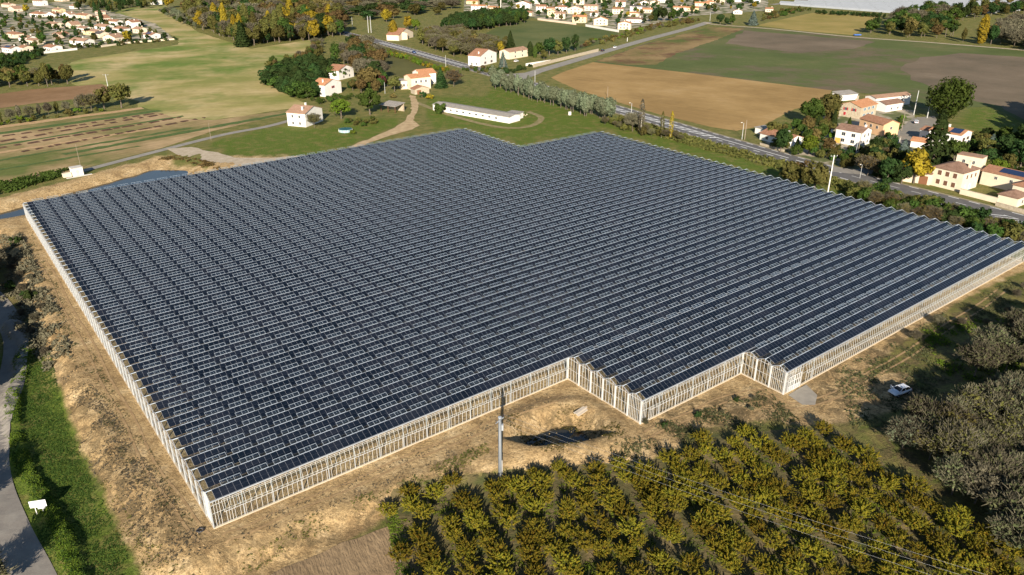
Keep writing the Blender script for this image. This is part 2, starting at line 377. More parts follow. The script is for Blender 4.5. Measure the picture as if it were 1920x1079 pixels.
for k, (a, b, wd, m) in enumerate([((-40, 244), (268, 203), 5.5, sand_row), ((-40, 256), (300, 208), 5, green_row), ((-40, 263), (290, 214), 2.2, dark_furrow), ((-40, 273), (310, 214), 2.3, dark_furrow), ((-40, 268), (330, 212), 1.6, sand_row),
                                   ((-40, 279), (345, 218), 2.6, green_row), ((-40, 285), (350, 219), 2.4, dark_furrow), ((40, 285), (385, 221), 2.2, dark_furrow), ((-40, 293), (300, 240), 3, sand_row),
                                   ((120, 290), (540, 213), 4, green_row), ((-40, 308), (360, 240), 2.4, green_row), ((-20, 322), (260, 275), 2.2, green_row)]):
    A, Bp = G0(*a), G0(*b); d = (Bp-A)/np.hypot(*(Bp-A)); n = np.array((-d[1], d[0]))*wd/2
    if m is dark_furrow:                                       # broken ridges of turned earth
        fb = MB(); L_ = float(np.hypot(*(Bp-A))); s_ = 0.0; rf = random.Random(k)
        while s_ < L_:
            ln_ = rf.uniform(1.5, 6); o_ = rf.uniform(-.5, .5); w1, w2 = rf.uniform(.3, .7)*wd, rf.uniform(.3, .7)*wd; q0 = A+d*s_; q1 = A+d*min(s_+ln_, L_); nn_ = n/(wd/2)
            fb.hexa([(*(q0+nn_*(o_-w1)), .05), (*(q1+nn_*(o_-w2)), .05), (*(q1+nn_*(o_+w2)), .05), (*(q0+nn_*(o_+w1)), .05), (*(q0+nn_*(o_-w1*.5)+d*.4), .3), (*(q1+nn_*(o_-w2*.5)-d*.4), .3), (*(q1+nn_*(o_+w2*.5)-d*.4), .3), (*(q0+nn_*(o_+w1*.5)+d*.4), .3)])
            s_ += ln_+rf.uniform(.5, 3.5)
        fb.build('furrow', m, stripe)
    else: sheet('furrow', [A-n, Bp-n, Bp+n, A+n], m, .07+.003*k, amp=1.6, step=3.5, parent=stripe)
sheet('ploughed_field', poly_px([(1032, 146), (1060, 134), (1112, 117), (1300, 138), (1560, 170), (1545, 195), (1490, 205), (1430, 236), (1380, 246), (1330, 238), (1240, 216), (1150, 190), (1080, 168)]),
      field_mat('ploughed_ochre', [(.38, (.28, .18, .07)), (.55, (.36, .235, .095)), (.7, (.43, .295, .14))], dirpx((1150, 150), (1450, 190)), .35, 1.1, .22, .12, .22), .04, amp=.6)
sheet('green_field', poly_px([(1112, 117), (1210, 82), (1335, 50), (1400, 52), (1600, 69), (1870, 91), (1990, 104), (1990, 262), (1930, 236), (1860, 200), (1730, 205), (1680, 180), (1560, 170), (1300, 138)]),
      field_mat('winter_wheat', [(.36, (.085, .108, .034)), (.55, (.105, .125, .042)), (.7, (.15, .14, .06))], dirpx((1350, 120), (1700, 160)), .4, 1.6, .30, .05, .35, (.009, .50, .60, (.15, .115, .075))), .05, amp=.6)
brownm = field_mat('bare_earth', [(.36, (.13, .105, .07)), (.55, (.175, .135, .092)), (.7, (.21, .165, .115))], dirpx((1350, 120), (1700, 160)), .5, 1.8, .25, .08, .3)
sheet('bare_patch', poly_px([(1690, 128), (1730, 108), (1800, 100), (1900, 106), (1990, 116), (1990, 258), (1930, 232), (1870, 200), (1800, 182), (1720, 156)]), brownm, .075, amp=5, step=9)
sheet('bare_patch', poly_px([(1395, 58), (1500, 66), (1640, 79), (1600, 92), (1500, 100), (1420, 90), (1360, 82)]), brownm, .075, amp=5, step=10)
sheet('stubble', poly_px([(1118, 115), (1215, 82), (1335, 50), (1395, 54), (1345, 75), (1270, 100), (1230, 122), (1170, 122)]), field_mat('stubble', [(.36, (.10, .12, .03)), (.5, (.23, .16, .07)), (.66, (.30, .21, .10))], dirpx((1200, 100), (1380, 60)), .3, 1.2, .2, .05, .3, (.03, .5, .6, (.15, .085, .045))), .08, amp=2.5, step=5)
sheet('mown_field', poly_px([(1418, 48), (1470, 36), (1525, 24), (1650, 31), (1655, 40), (1608, 62), (1600, 66), (1500, 58)]), field_mat('mown', [(.36, (.24, .20, .055)), (.6, (.33, .25, .085))], dirpx((1450, 50), (1600, 40)), .4, 1.2, .2, .05, .25), .05, amp=.5)
sheet('pasture', poly_px([(860, 92), (930, 52), (985, 38), (1060, 45), (1160, 60), (1150, 75), (1080, 96), (1000, 100), (940, 110)]), field_mat('pasture', [(.36, (.075, .10, .03)), (.6, (.13, .14, .05))], 0, .3, 1.2, .15, .05, .3), .05, amp=1.5)
sheet('rough_meadow', poly_px([(665, 85), (720, 88), (800, 110), (840, 130), (780, 150), (720, 140), (680, 115)]), field_mat('rough_meadow', [(.36, (.075, .075, .028)), (.6, (.12, .115, .04))], 0, .3, 1.2, .15, .05, .3), .05, amp=2)
sheet('maize_stubble', [G(*q).to_2d() for q in [(735, 985), (760, 1079), (790, 1150), (350, 1150), (500, 1080), (640, 1020)]], field_mat('maize_stubble', [(.36, (.21, .145, .080)), (.6, (.34, .245, .145))], dirpx((700, 990), (730, 1079)), 1.1, 3.0, .35, .25, .35), .05, follow=True, amp=.6, step=2.5)
sheet('orchard_floor', [G(*q).to_2d() for q in [(718, 955), (745, 908), (1000, 875), (1240, 860), (1330, 815), (1560, 800), (1700, 900), (1900, 1040), (1960, 1160), (780, 1160)]], mat('orchard_floor', [(.3, (.055, .068, .018)), (.5, (.115, .095, .04)), (.72, (.20, .15, .075))], .35, 5, .95, .2, world=True), .05, follow=True, amp=.7, step=3)

# ------------------------------------------------------------------ roads
asph = mat('asphalt', [(.3, (.105, .10, .098)), (.7, (.145, .14, .135))], .4, 5, .9, .01, 8, world=True, fine=(3.0, .12))
asph_pale = mat('asphalt_pale', [(.3, (.23, .212, .185)), (.7, (.31, .285, .245))], .3, 5, .9, .01, 8, world=True, fine=(2.0, .12))
gravel = mat('gravel', [(.3, (.36, .29, .20)), (.7, (.50, .42, .31))], .5, 5, .95, .05, 6, world=True, fine=(2.0, .15))
paint = mat('road_paint', [(.35, (.66, .66, .64)), (.6, (.80, .80, .78))], 1.5, 4, .7, world=True)
def ribbon(name, pts, wid, m, lift=.08, parent=None, follow=False, verge=None):
    """a road of even width along ground points"""
    P = [np.array(p[:2], float) for p in pts]; Lf, Rt = [], []
    for i, p in enumerate(P):
        d = P[min(i+1, len(P)-1)]-P[max(i-1, 0)]; d /= np.hypot(*d); n = np.array((-d[1], d[0]))
        w2 = (wid[i] if isinstance(wid, (list, tuple)) else wid)/2
        Lf.append(p+n*w2); Rt.append(p-n*w2)
    return sheet(name, np.array(Rt+Lf[::-1]), m, lift, follow=follow, parent=parent, res=1.0)
def dense(pts, k=6):
    """smooth curve through the points"""
    P = [np.array(p, float) for p in pts]; out = []
    for i in range(len(P)-1):
        p0, p1, p2, p3 = P[max(i-1, 0)], P[i], P[i+1], P[min(i+2, len(P)-1)]
        for j in range(k):
            t = j/k; out.append(.5*((2*p1)+(p2-p0)*t+(2*p0-5*p1+4*p2-p3)*t*t+(3*p1-p0-3*p2+p3)*t**3))
    out.append(P[-1]); return out
E0, E1 = G0(820, 110), G0(1385, 272)          # axis of the main road, nearly straight
MR = [G0(560, 44), G0(655, 65), G0(735, 86), E0, G0(970, 152), G0(1180, 212), E1, G0(1600, 332), G0(1780, 378), G0(1990, 433)]
MRD = dense(MR, 8)
verge = mat('road_verge', [(.3, (.22, .19, .12)), (.7, (.33, .28, .19))], .5, 4, .95, world=True)
sheet_v = ribbon('road_shoulder', MRD, 13.6, verge, .055); 
road = ribbon('main_road', MRD, 11.0, asph, .085)
def along(poly, s):
    for i in range(len(poly)-1):
        d = poly[i+1]-poly[i]; L = np.hypot(*d)
        if s <= L: d /= L; return poly[i]+d*s, d
        s -= L
    return poly[-1], d
RLEN = sum(np.hypot(*(MRD[i+1]-MRD[i])) for i in range(len(MRD)-1))
def dashes(name, off, wd, ln, gap, s0, s1, lift=.092):
    mb = MB(); s = s0
    while s < s1:
        a, d = along(MRD, s); b, d2 = along(MRD, min(s+ln, s1)); n = np.array((-d[1], d[0])); n2 = np.array((-d2[1], d2[0]))
        mb.face([(*(a+n*(off-wd/2)), lift), (*(b+n2*(off-wd/2)), lift), (*(b+n2*(off+wd/2)), lift), (*(a+n*(off+wd/2)), lift)][::1])
        s += ln+gap
    return mb.build(name, paint, road)
dashes('edge_line', 5.0, .40, 3.4, 3.2, 0, RLEN); dashes('edge_line', -5.0, .40, 3.4, 3.2, 0, RLEN)
def s_at(u, v):
    q = G0(u, v); best = (1e9, 0); s = 0
    for i in range(len(MRD)-1):
        d = MRD[i+1]-MRD[i]; L = np.hypot(*d); t = np.clip((q-MRD[i])@d/L**2, 0, 1); e = np.hypot(*(MRD[i]+d*t-q))
        if e < best[0]: best = (e, s+t*L)
        s += L
    return best[1]
sA, sB, sC, sD, sE2 = s_at(715, 80), s_at(830, 113), s_at(985, 155), s_at(1335, 258), s_at(1560, 322)
dashes('lane_line', 1.6, .36, 4, .01, sA, sB+40); dashes('lane_line', -1.6, .36, 4, .01, sA, sB)
dashes('lane_line', 1.7, .45, 60, 6, sB+40, sC); dashes('lane_line', -1.7, .28, 3.4, 3.4, sB, sC)
dashes('lane_line', 1.6, .40, 30, .01, sC, sD); dashes('lane_line', -1.6, .40, 30, .01, sC, sD)
dashes('lane_line', .9, .45, 40, 3.5, sD, sE2); dashes('lane_line', -1.5, .40, 3.4, 3.4, sD-30, sE2); dashes('lane_line', .4, .25, 3.4, 4, sE2, RLEN)
mb = MB()
for s0, s1, st in ((sA, sB+30, 4.2), (sC, sD, 4.4)):            # hatched centre strip
    s = s0
    while s < s1:
        a, d = along(MRD, s); b, _ = along(MRD, s+2.6); n = np.array((-d[1], d[0])); e = d*1.3
        mb.face([(*(a-n*1.5), .091), (*(a-n*1.5+e), .091), (*(b+n*1.5+e), .091), (*(b+n*1.5), .091)]); s += st
mb.build('hatch_marking', paint, road)
s2 = sE2+40
mb = MB()
for k in range(7):
    a, d = along(MRD, s_at(1850, 398)+k*3.4); n = np.array((-d[1], d[0])); b = a+d*5
    mb.face([(*(a-n*3.4), .091), (*(a-n*3.4+d*.8), .091), (*(b+n*.2+d*.8), .091), (*(b+n*.2), .091)])
mb.build('hatch_marking', paint, road)
side = ribbon('side_road', dense([G0(958, 148), G0(985, 141), G0(1060, 119), G0(1200, 78), G0(1290, 54), G0(1328, 42)], 6), 8.5, asph_pale, .105)
ribbon('field_lane', dense([G0(1322, 43), G0(1345, 47), G0(1450, 55), G0(1600, 70), G0(1740, 80), G0(1900, 93), G0(1990, 101)], 5), 4.5, gravel, .12)
ribbon('far_road', dense([G0(1448, 9), G0(1490, 4), G0(1560, -6)], 5), 9, asph_pale, .06)
sheet('road_junction', poly_px([(935, 141), (985, 137), (1015, 137), (985, 150), (990, 158), (1010, 168), (985, 158), (960, 150)]), asph_pale, .115)
ribbon('farm_lane', dense([G0(152, 322), G0(185, 313), G0(300, 283), G0(420, 253), G0(500, 238), G0(560, 222)], 6), 3.6, asph_pale, .09)
sheet('gravel_yard', poly_px([(312, 280), (360, 276), (440, 296), (510, 297), (600, 290), (520, 312), (430, 318), (380, 302), (330, 290)]), gravel, .10, amp=1.2, step=4)
sheet('dirt_track', poly_px([(766, 178), (779, 181), (785, 200), (779, 216), (774, 226), (786, 236), (772, 244), (735, 254), (700, 266), (662, 280), (640, 290), (655, 276), (690, 262), (735, 242), (758, 228), (770, 212), (772, 196)]), mat('track_earth', [(.3, (.34, .235, .12)), (.7, (.52, .39, .23))], .4, 5, .95, .05, world=True, fine=(1.2, .25)), .10, amp=1.3, step=3)
estm = mat('garden_ground', [(.34, (.07, .095, .03)), (.46, (.13, .14, .05)), (.52, (.36, .31, .23)), (.66, (.46, .40, .31))], .085, 5, .95, world=True, fine=(.6, .3))
sheet('estate_gardens', poly_px([(-60, 16), (60, 6), (140, 4), (290, 44), (330, 74), (240, 81), (150, 92), (60, 101), (-60, 106)]), estm, .045, amp=2)
sheet('village_gardens', poly_px([(870, 24), (1000, 34), (1100, 46), (1162, 58), (1215, 48), (1300, 30), (1440, 20), (1440, 0), (870, 0)]), estm, .045, amp=2)
sheet('hamlet_gardens', poly_px([(1412, 258), (1480, 240), (1560, 215), (1640, 190), (1705, 190), (1720, 225), (1730, 300), (1700, 335), (1640, 325), (1540, 305), (1470, 285)]), estm, .06, amp=1.5)
ribbon('shed_track', dense([G0(775, 190), G0(840, 215), G0(930, 238), G0(990, 238), G0(1015, 222), G0(990, 210)], 6), 3, mat('worn_grass', [(.3, (.16, .15, .05)), (.7, (.30, .23, .12))], .5, 4, .95, world=True), .06)
ribbon('hamlet_lane', dense([G0(1560, 318), G0(1625, 322), G0(1640, 300), G0(1665, 280), G0(1690, 258), G0(1720, 236), G0(1735, 222)], 6), 7, asph_pale, .10)
sheet('yard', poly_px([(1685, 262), (1690, 240), (1712, 222), (1752, 218), (1765, 240), (1725, 268)]), mat('yard_paving', [(.3, (.20, .18, .15)), (.7, (.27, .245, .20))], .4, 4, .9, world=True), .12)
ribbon('village_lane', dense([G(-90, 690).to_2d(), G(-30, 640).to_2d()], 3), 4.5, asph_pale, .1, follow=True)
cr = [G(q[0], q[1]).to_2d() for q in [(-60, 525), (-15, 558), (18, 600), (32, 655), (14, 730), (-8, 810), (-12, 900), (18, 990), (60, 1075), (95, 1150)]]
ribbon('country_road', [np.array(p) for p in dense(cr, 6)], 5.0, mat('country_asphalt', [(.3, (.19, .17, .15)), (.7, (.25, .23, .20))], .4, 5, .92, .02, 6, world=True, fine=(3.0, .15)), .10, follow=True)
# dirt track between bank and orchard
trackm = mat('tyre_track', [(.3, (.27, .175, .085)), (.7, (.40, .275, .14))], .9, 4, .95, .05, world=True)
for kk, (off, pts_) in enumerate([(o_, q_) for q_ in ([(1062, 742), (900, 806), (700, 890), (480, 985), (420, 1010)], [(385, 1010), (300, 900), (215, 740), (140, 600), (80, 490)], [(1215, 815), (1330, 762), (1420, 735), (1500, 762), (1620, 712), (1760, 625), (1880, 545)]) for o_ in (-.85, .85)]):
    cc = [np.array(G(*q).to_2d()) for q in pts_]; cc = dense(cc, 5)
    oo = []
    for i_, p_ in enumerate(cc): d_ = cc[min(i_+1, len(cc)-1)]-cc[max(i_-1, 0)]; d_ = d_/np.hypot(*d_); oo.append(p_+np.array((-d_[1], d_[0]))*(off+.25*math.sin(i_*1.3)))
    ribbon('tyre_track', oo, .42, trackm, .035+.002*kk, follow=True)
# apron in front of the greenhouse door
sheet('concrete_apron', [G(*q).to_2d() for q in [(1478, 742), (1512, 722), (1532, 742), (1528, 760), (1505, 760)]], mat('apron', [(.3, (.25, .225, .19)), (.7, (.33, .30, .25))], .6, 4, .9, world=True), .10, follow=True, amp=.3, step=2)

# ------------------------------------------------------------------ water
m, nt, N, L, B = nodes('pond_water')
B.inputs['Base Color'].default_value = (.030, .028, .018, 1); B.inputs['Roughness'].default_value = .08; B.inputs['Specular IOR Level'].default_value = .6
b = N.new('ShaderNodeBump'); b.inputs['Distance'].default_value = .02; L.new(noise_tex(N, L, 1.2, 3), b.inputs['Height']); L.new(b.outputs[0], B.inputs['Normal'])
water_m = m
sheet('pond_water', POND+0, water_m, -1.7)
sheet('pit_water', PIT+0, water_m, -2.30)

# ------------------------------------------------------------------ the photovoltaic greenhouse
GROOT = empty('solar_greenhouse', (GO[0], GO[1], 0), math.atan2(GA[1], GA[0]), label='huge glass greenhouse with rows of dark solar panels on its saw-tooth roof', cat='greenhouse')
EAVE, RIDGE = 4.7, 5.42
A1, A2, AF, AEND = 67.9, 96.0, 160.2, 201.3
white = mat('white_aluminium', (.58, .575, .56), .5, 3, .45, metal=0, spec=.5)
galv = mat('galvanised', [(.3, (.42, .45, .48)), (.7, (.55, .58, .60))], .8, 3, .4, metal=.3, spec=.5)
concrete = mat('plinth', (.48, .41, .31), .8, 4, .9)
cell = mat('solar_cell', [(.34, (.004, .0075, .014)), (.5, (.008, .012, .021)), (.66, (.014, .017, .026))], .16, 4, .16, world=True, spec=.5)
trim = mat('panel_frame', (.12, .13, .155), .5, 2, .4, metal=.4)
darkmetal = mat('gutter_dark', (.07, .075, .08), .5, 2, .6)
roofalu = mat('roof_aluminium', (.46, .53, .60), .5, 3, .45, metal=.2, spec=.4)
ridgem = mat('ridge_aluminium', (.58, .64, .70), .5, 2, .45)
barm = mat('glazing_bar', (.34, .37, .42), .5, 2, .5)
roof_glass = glass_mat('roof_glass', (.62, .68, .72), .10, .0, .01, (.4, .48, .58))
vent_glass = glass_mat('vent_glass', (.80, .87, .92), .10, .01, .02, (.30, .40, .55))
wall_glass = glass_mat('wall_glass', (.93, .95, .94), .05, .0, .015)
def rows():
    for i in range(-9, 53):
        a0 = 0 if i >= 0 else (A1 if i >= -6 else A2)
        yield i, a0, (AEND if i <= 40 else AF)
camv = Vector((0, 0, CAM_H))
MW = GROOT.rotation_euler.to_matrix().to_4x4(); MW.translation = GROOT.location
def dist(p): return (MW @ Vector(p)-camv).length
slope = Vector((0, BAY/2, RIDGE-EAVE)); SL = slope.length; su = slope.normalized(); sn = su.cross(Vector((-1, 0, 0))).normalized()
if sn.z < 0: sn = -sn
# one solar panel: local x across, y up the slope, z outwards
def panel_mesh():
    mb = MB(); w, l = .97, 1.64
    mb.box(0, w, 0, l, -.035, 0, 1)
    for y0, y1 in ((.02, l/2-.008), (l/2+.008, l-.02)): mb.box(.018, w-.018, y0, y1, .0, .004, 0)
    return mb
PM = panel_mesh(); pmesh = PM.mesh('solar_panel', [cell, trim])
PV = np.array(PM.v); PF = PM.f
panels, vents = [], []
for i, a0, a1 in rows():
    y0 = i*BAY; n = int((a1-a0-1.8)/1.0)
    for k in range(n): panels.append((a0+.9+k*1.0, y0, dist((a0+.9+k, y0+.8, 5))))
    k = 0
    while a0+2.4+4*k+3 < a1-.6: vents.append((a0+2.4+4*k, y0+BAY/2, dist((a0+4+4*k, y0+1.6, 5)))); k += 1
panels.sort(key=lambda t: t[2]); vents.sort(key=lambda t: t[2])
LIFT = .075
def slope_M(x, y):            # frame of the sunny slope of the bay that starts at y, foot of the panel column x
    o = Vector((x, y+.07, EAVE+.04))+sn*LIFT
    return Matrix(((1, su[0], sn[0], o[0]), (0, su[1], sn[1], o[1]), (0, su[2], sn[2], o[2]), (0, 0, 0, 1)))
for x, y, d in panels[:300]:
    o = inst('solar_panel', pmesh, GROOT); o.matrix_local = slope_M(x, y)
vs, fs, ms = [], [], []
base = np.array([[su[k], sn[k]] for k in range(3)])
PFA = np.array(PF); PMI = np.array(PM.m); V0 = np.empty((len(PV), 3))
V0[:, 0] = PV[:, 0]; V0[:, 1] = PV[:, 1]*su[1]+PV[:, 2]*sn[1]; V0[:, 2] = PV[:, 1]*su[2]+PV[:, 2]*sn[2]
def bulk(V, F, MI, offs, name, mats, parent):
    n, k = len(offs), len(V); A = (V[None]+np.asarray(offs)[:, None, :]).reshape(-1, 3)
    Fq = (F[None]+(np.arange(n)*k)[:, None, None]).reshape(-1, 4)
    me = bpy.data.meshes.new(name); me.vertices.add(len(A)); me.vertices.foreach_set('co', A.astype(np.float32).ravel())
    me.loops.add(Fq.size); me.loops.foreach_set('vertex_index', Fq.astype(np.int32).ravel())
    me.polygons.add(len(Fq)); me.polygons.foreach_set('loop_start', np.arange(0, Fq.size, 4, dtype=np.int32))
    for m in mats: me.materials.append(m)
    me.polygons.foreach_set('material_index', np.tile(MI, n).astype(np.int32)); me.polygons.foreach_set('use_smooth', np.zeros(len(Fq), bool)); me.update(calc_edges=True)
    return tag(inst(name, me, parent), kind='stuff')
fo = Vector((0, .07, EAVE+.04))+sn*LIFT
bulk(V0, PFA, PMI, [(x, y+fo[1], fo[2]) for x, y, d in panels[300:]], 'solar_panel_rows', [cell, trim], GROOT)
# a roof vent: three panes in a white frame hinged on the ridge, standing open
VL, VT = .90, R(20)
def vent_frame():
    mb = MB()
    for x in (0, 1, 2, 3): mb.bar((x, 0, 0), (x, VL*math.cos(VT), VL*math.sin(VT)), .032, .03)
    mb.bar((-.03, VL*math.cos(VT), VL*math.sin(VT)), (3.03, VL*math.cos(VT), VL*math.sin(VT)), .040, .035)
    mb.bar((-.03, .02, .0), (3.03, .02, .0), .04, .04)
    mb.bar((1.5, VL*.9*math.cos(VT), VL*.9*math.sin(VT)-.03), (1.85, .95, -.36), .03)       # prop arm
    return mb
def vent_pane(x0=0.0):
    c, s = math.cos(VT), math.sin(VT)
    return [(x0+.03, .03*c, .03*s), (x0+.97, .03*c, .03*s), (x0+.97, (VL-.03)*c, (VL-.03)*s), (x0+.03, (VL-.03)*c, (VL-.03)*s)]
VF = vent_frame(); vmesh = VF.mesh('roof_vent', [roofalu])
mb = MB(); mb.face(vent_pane()); vpane = mb.mesh('pane', [vent_glass])
for k, (x, y, d) in enumerate(vents[:300]):
    o = inst('roof_vent', vmesh, GROOT, (x, y+.05, RIDGE+.05))
    if k < 100:
        for j in range(3): inst('pane', vpane, o, (j, 0, 0))
bulk(np.array(VF.v), np.array(VF.f), np.array(VF.m), [(x, y+.05, RIDGE+.05) for x, y, d in vents[300:]], 'roof_vent_rows', [roofalu], GROOT)
VP = np.array([vent_pane(0), vent_pane(1), vent_pane(2)]).reshape(-1, 3)
bulk(VP, np.arange(12).reshape(3, 4), np.zeros(3), [(x, y+.05, RIDGE+.05) for x, y, d in vents[100:]], 'vent_pane_rows', [vent_glass], GROOT)
# gutters, ridges, glazing bars, shaded glass slopes, columns
gut = {}
for i, a0, a1 in rows():
    y = i*BAY
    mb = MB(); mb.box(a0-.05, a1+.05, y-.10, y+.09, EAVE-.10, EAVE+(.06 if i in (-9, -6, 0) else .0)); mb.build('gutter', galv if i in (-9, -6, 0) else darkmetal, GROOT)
    mb = MB(); mb.box(a0-.05, a1+.05, y+BAY/2-.035, y+BAY/2+.035, RIDGE-.05, RIDGE+.055); mb.build('ridge_bar', ridgem, GROOT)
mb = MB(); mb.box(-.05, AF+.05, 53*BAY-.10, 53*BAY+.10, EAVE-.10, EAVE+.06); mb.build('gutter', galv, GROOT)
mb = MB(); mb.box(AF+.1, AEND+.05, 41*BAY-.10, 41*BAY+.10, EAVE-.10, EAVE+.06); mb.build('gutter', galv, GROOT)
bars, gl, bk = MB(), MB(), MB()
for i, a0, a1 in rows():
    y = i*BAY; x = a0+.885; n = int((a1-a0-1.8)/1.0)
    for k in range(n+1):
        p = Vector((x+k, y+.09, EAVE+.03))+sn*(LIFT-.01); bars.bar(p, p+su*(SL-.1), .016, .02, up=sn)
    for xs in (a0+.02, a1-.02): bars.bar((xs, y+.05, EAVE+.04), (xs, y+BAY/2, RIDGE+.02), .06, .08)
    for xs in (a0+.02, a1-.02): bars.bar((xs, y+BAY/2, RIDGE+.02), (xs, y+BAY-.05, EAVE+.04), .06, .08)
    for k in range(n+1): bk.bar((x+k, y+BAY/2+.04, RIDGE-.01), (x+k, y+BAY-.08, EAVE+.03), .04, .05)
    gl.face([(a0, y+BAY/2, RIDGE), (a1, y+BAY/2, RIDGE), (a1, y+BAY, EAVE), (a0, y+BAY, EAVE)])
    for xs, xe in ((a0, a0+.87), (a0+.9+n, a1)): gl.face([(xs, y, EAVE), (xe, y, EAVE), (xe, y+BAY/2, RIDGE), (xs, y+BAY/2, RIDGE)])
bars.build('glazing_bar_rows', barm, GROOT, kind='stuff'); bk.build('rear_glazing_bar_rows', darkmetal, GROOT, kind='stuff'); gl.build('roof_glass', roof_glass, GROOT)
cols = MB()
for i in range(-9, 53, 1):
    a0, a1 = [(q[1], q[2]) for q in rows() if q[0] == i][0]
    x = a0+4.5
    while x < a1:
        if i % 2 == 0 or x-a0 < 12: cols.box(x-.06, x+.06, i*BAY-.06, i*BAY+.06, 0, EAVE-.1)
        cols.bar((x, i*BAY, EAVE-.55), (x, (i+1)*BAY, EAVE-.55), .05); cols.bar((x, i*BAY, EAVE-.15), (x, (i+1)*BAY, EAVE-.15), .05)
        x += 4.5
cols.build('column_rows', galv, GROOT, kind='stuff')

# walls: (start, end) in greenhouse plan; front walls have hopper vents, gable walls have broad posts at each gutter
cnt = {'mullion': 0, 'pane': 0}
mulm = {}
def mull_mesh(h):
    h = round(h, 2)
    if h not in mulm:
        mb = MB(); mb.box(-.022, .022, -.028, .028, .2, h); mulm[h] = mb.mesh('mullion', [white])
    return mulm[h]
panem = {}
def pane_mesh(w, h):
    k = (round(w, 3), round(h, 2))
    if k not in panem:
        mb = MB(); mb.face([(.03, 0, .22), (w-.03, 0, .22), (w-.03, 0, h), (.03, 0, h)]); panem[k] = mb.mesh('pane', [wall_glass])
    return panem[k]
extra_m, extra_p = MB(), MB()
def wall_pieces(P0, P1, spacing, topf, ang, lim_m, lim_p):
    d = Vector((P1[0]-P0[0], P1[1]-P0[1], 0)); L = d.length; d.normalize(); n = max(1, round(L/spacing)); st = L/n; c = 0; q = 0
    for k in range(n+1):
        p = Vector((P0[0], P0[1], 0))+d*(k*st); h = topf(k*st)
        if 0 < k < n:
            if c < lim_m: inst('mullion', mull_mesh(h), GROOT, p, ang); c += 1
            else: extra_m.bar(p+Vector((0, 0, .2)), p+Vector((0, 0, h)), .064, .08)
        if k < n:
            h2 = min(h, topf((k+1)*st))-.02
            if q < lim_p: inst('pane', pane_mesh(st, h2), GROOT, p, ang); q += 1
            else:
                a, b = p+d*.03, p+d*(st-.03); extra_p.face([(a.x, a.y, .22), (b.x, b.y, .22), (b.x, b.y, h2), (a.x, a.y, h2)])
def plinth(P0, P1, out):
    d = Vector((P1[0]-P0[0], P1[1]-P0[1], 0)).normalized(); o = Vector(out)
    mb = MB(); mb.bar(Vector((*P0, .10))+o*.02-d*.12, Vector((*P1, .10))+o*.02+d*.12, .30, .24); return mb.build('plinth', concrete, GROOT)
def front_wall(x0, x1, y, lim, v0=1.6):
    plinth((x0, y), (x1, y), (0, -1, 0))
    wall_pieces((x0, y), (x0+v0, y), .8, lambda s: EAVE-.1, 0, 9, 9); wall_pieces((x0+v0, y), (x1-.5, y), .8, lambda s: 2.5, 0, lim, lim); wall_pieces((x1-.5, y), (x1, y), .8, lambda s: EAVE-.1, 0, 9, 9)
    mb = MB()
    for xx in (x0+.4, x0+1.2, x0+2.0, x0+2.8): mb.box(xx-.025, xx+.025, y-.035, y+.035, .2, EAVE-.1)
    mb.bar((x0, y+.06, 2.5), (x1, y+.06, 2.5), .05, .05); mb.bar((x0, y+.06, EAVE-.75), (x1, y+.06, EAVE-.75), .05, .05)
    mb.build('wall_rail', white, GROOT)
    vx0, vx1 = x0+v0, x1-.5                                           # long hopper vent standing open at its foot
    mb = MB(); T = (y-.06, EAVE-.35); F = (y-.62, 2.62); n = round((vx1-vx0)/.8)
    for k in range(n+1):
        x = vx0+(vx1-vx0)*k/n; mb.bar((x, *T), (x, *F), .042, .04)
    mb.bar((vx0, *F), (vx1, *F), .07, .05); mb.bar((vx0, *T), (vx1, *T), .05, .05)
    for k in range(2, n, 5):
        x = vx0+(vx1-vx0)*k/n; mb.bar((x, F[0], F[1]), (x+.2, y+.1, 2.5), .03)
    hv = mb.build('wall_vent', white, GROOT)
    mb = MB(); mb.face([(vx0, *F), (vx1, *F), (vx1, *T), (vx0, *T)]); mb.build('pane', wall_glass, hv)
def gable_wall(y0, y1, x, left, limit=True):
    plinth((x, y0), (x, y1), (-1 if left else 1, 0, 0))
    n = round((y1-y0)/BAY); sg = -1 if left else 1
    for k in range(n):
        ya = y0+k*BAY
        wall_pieces((x, ya), (x, ya+BAY), .8 if limit and k else (.4 if limit or k == 0 and left else 3.2), lambda s: EAVE-.05+(RIDGE-EAVE)*(1-abs(s-BAY/2)/(BAY/2)), math.pi/2, 99 if limit else 0, 99 if limit else 0)
    for k in range(n+1):
        mb = MB(); yy = y0+k*BAY
        pw = .14 if limit else .06
        mb.box(x+sg*.10-.09, x+sg*.10+.09, yy-pw, yy+pw, 0, EAVE-.02); mb.box(x+sg*.10-.07, x+sg*.10+.07, yy-pw-.05, yy+pw+.05, EAVE-.28, EAVE-.021)
        mb.build('gable_post', white if limit else galv, GROOT)
    mb = MB(); mb.bar((x, y0, EAVE-.1), (x, y1, EAVE-.1), .05, .06); mb.bar((x, y0, 2.4), (x, y1, 2.4), .04, .05); mb.build('wall_rail', white, GROOT)
front_wall(0, A1, 0, 85); front_wall(A1, A2, -6*BAY, 40); front_wall(A2+.0, AEND, -9*BAY, 60, 6.2)
gable_wall(-6*BAY, 0, A1, True); gable_wall(-9*BAY, -6*BAY, A2, True)
gable_wall(0, 53*BAY, 0, True, False)
gable_wall(-9*BAY, 41*BAY, AEND, False, False); gable_wall(41*BAY, 53*BAY, AF, False, False)
plinth((0, 53*BAY), (AF, 53*BAY), (0, 1, 0)); plinth((AF, 41*BAY), (AEND, 41*BAY), (0, 1, 0))
wall_pieces((0, 53*BAY), (AF, 53*BAY), 1.6, lambda s: EAVE-.1, 0, 0, 0); wall_pieces((AF, 41*BAY), (AEND, 41*BAY), 1.6, lambda s: EAVE-.1, 0, 0, 0)
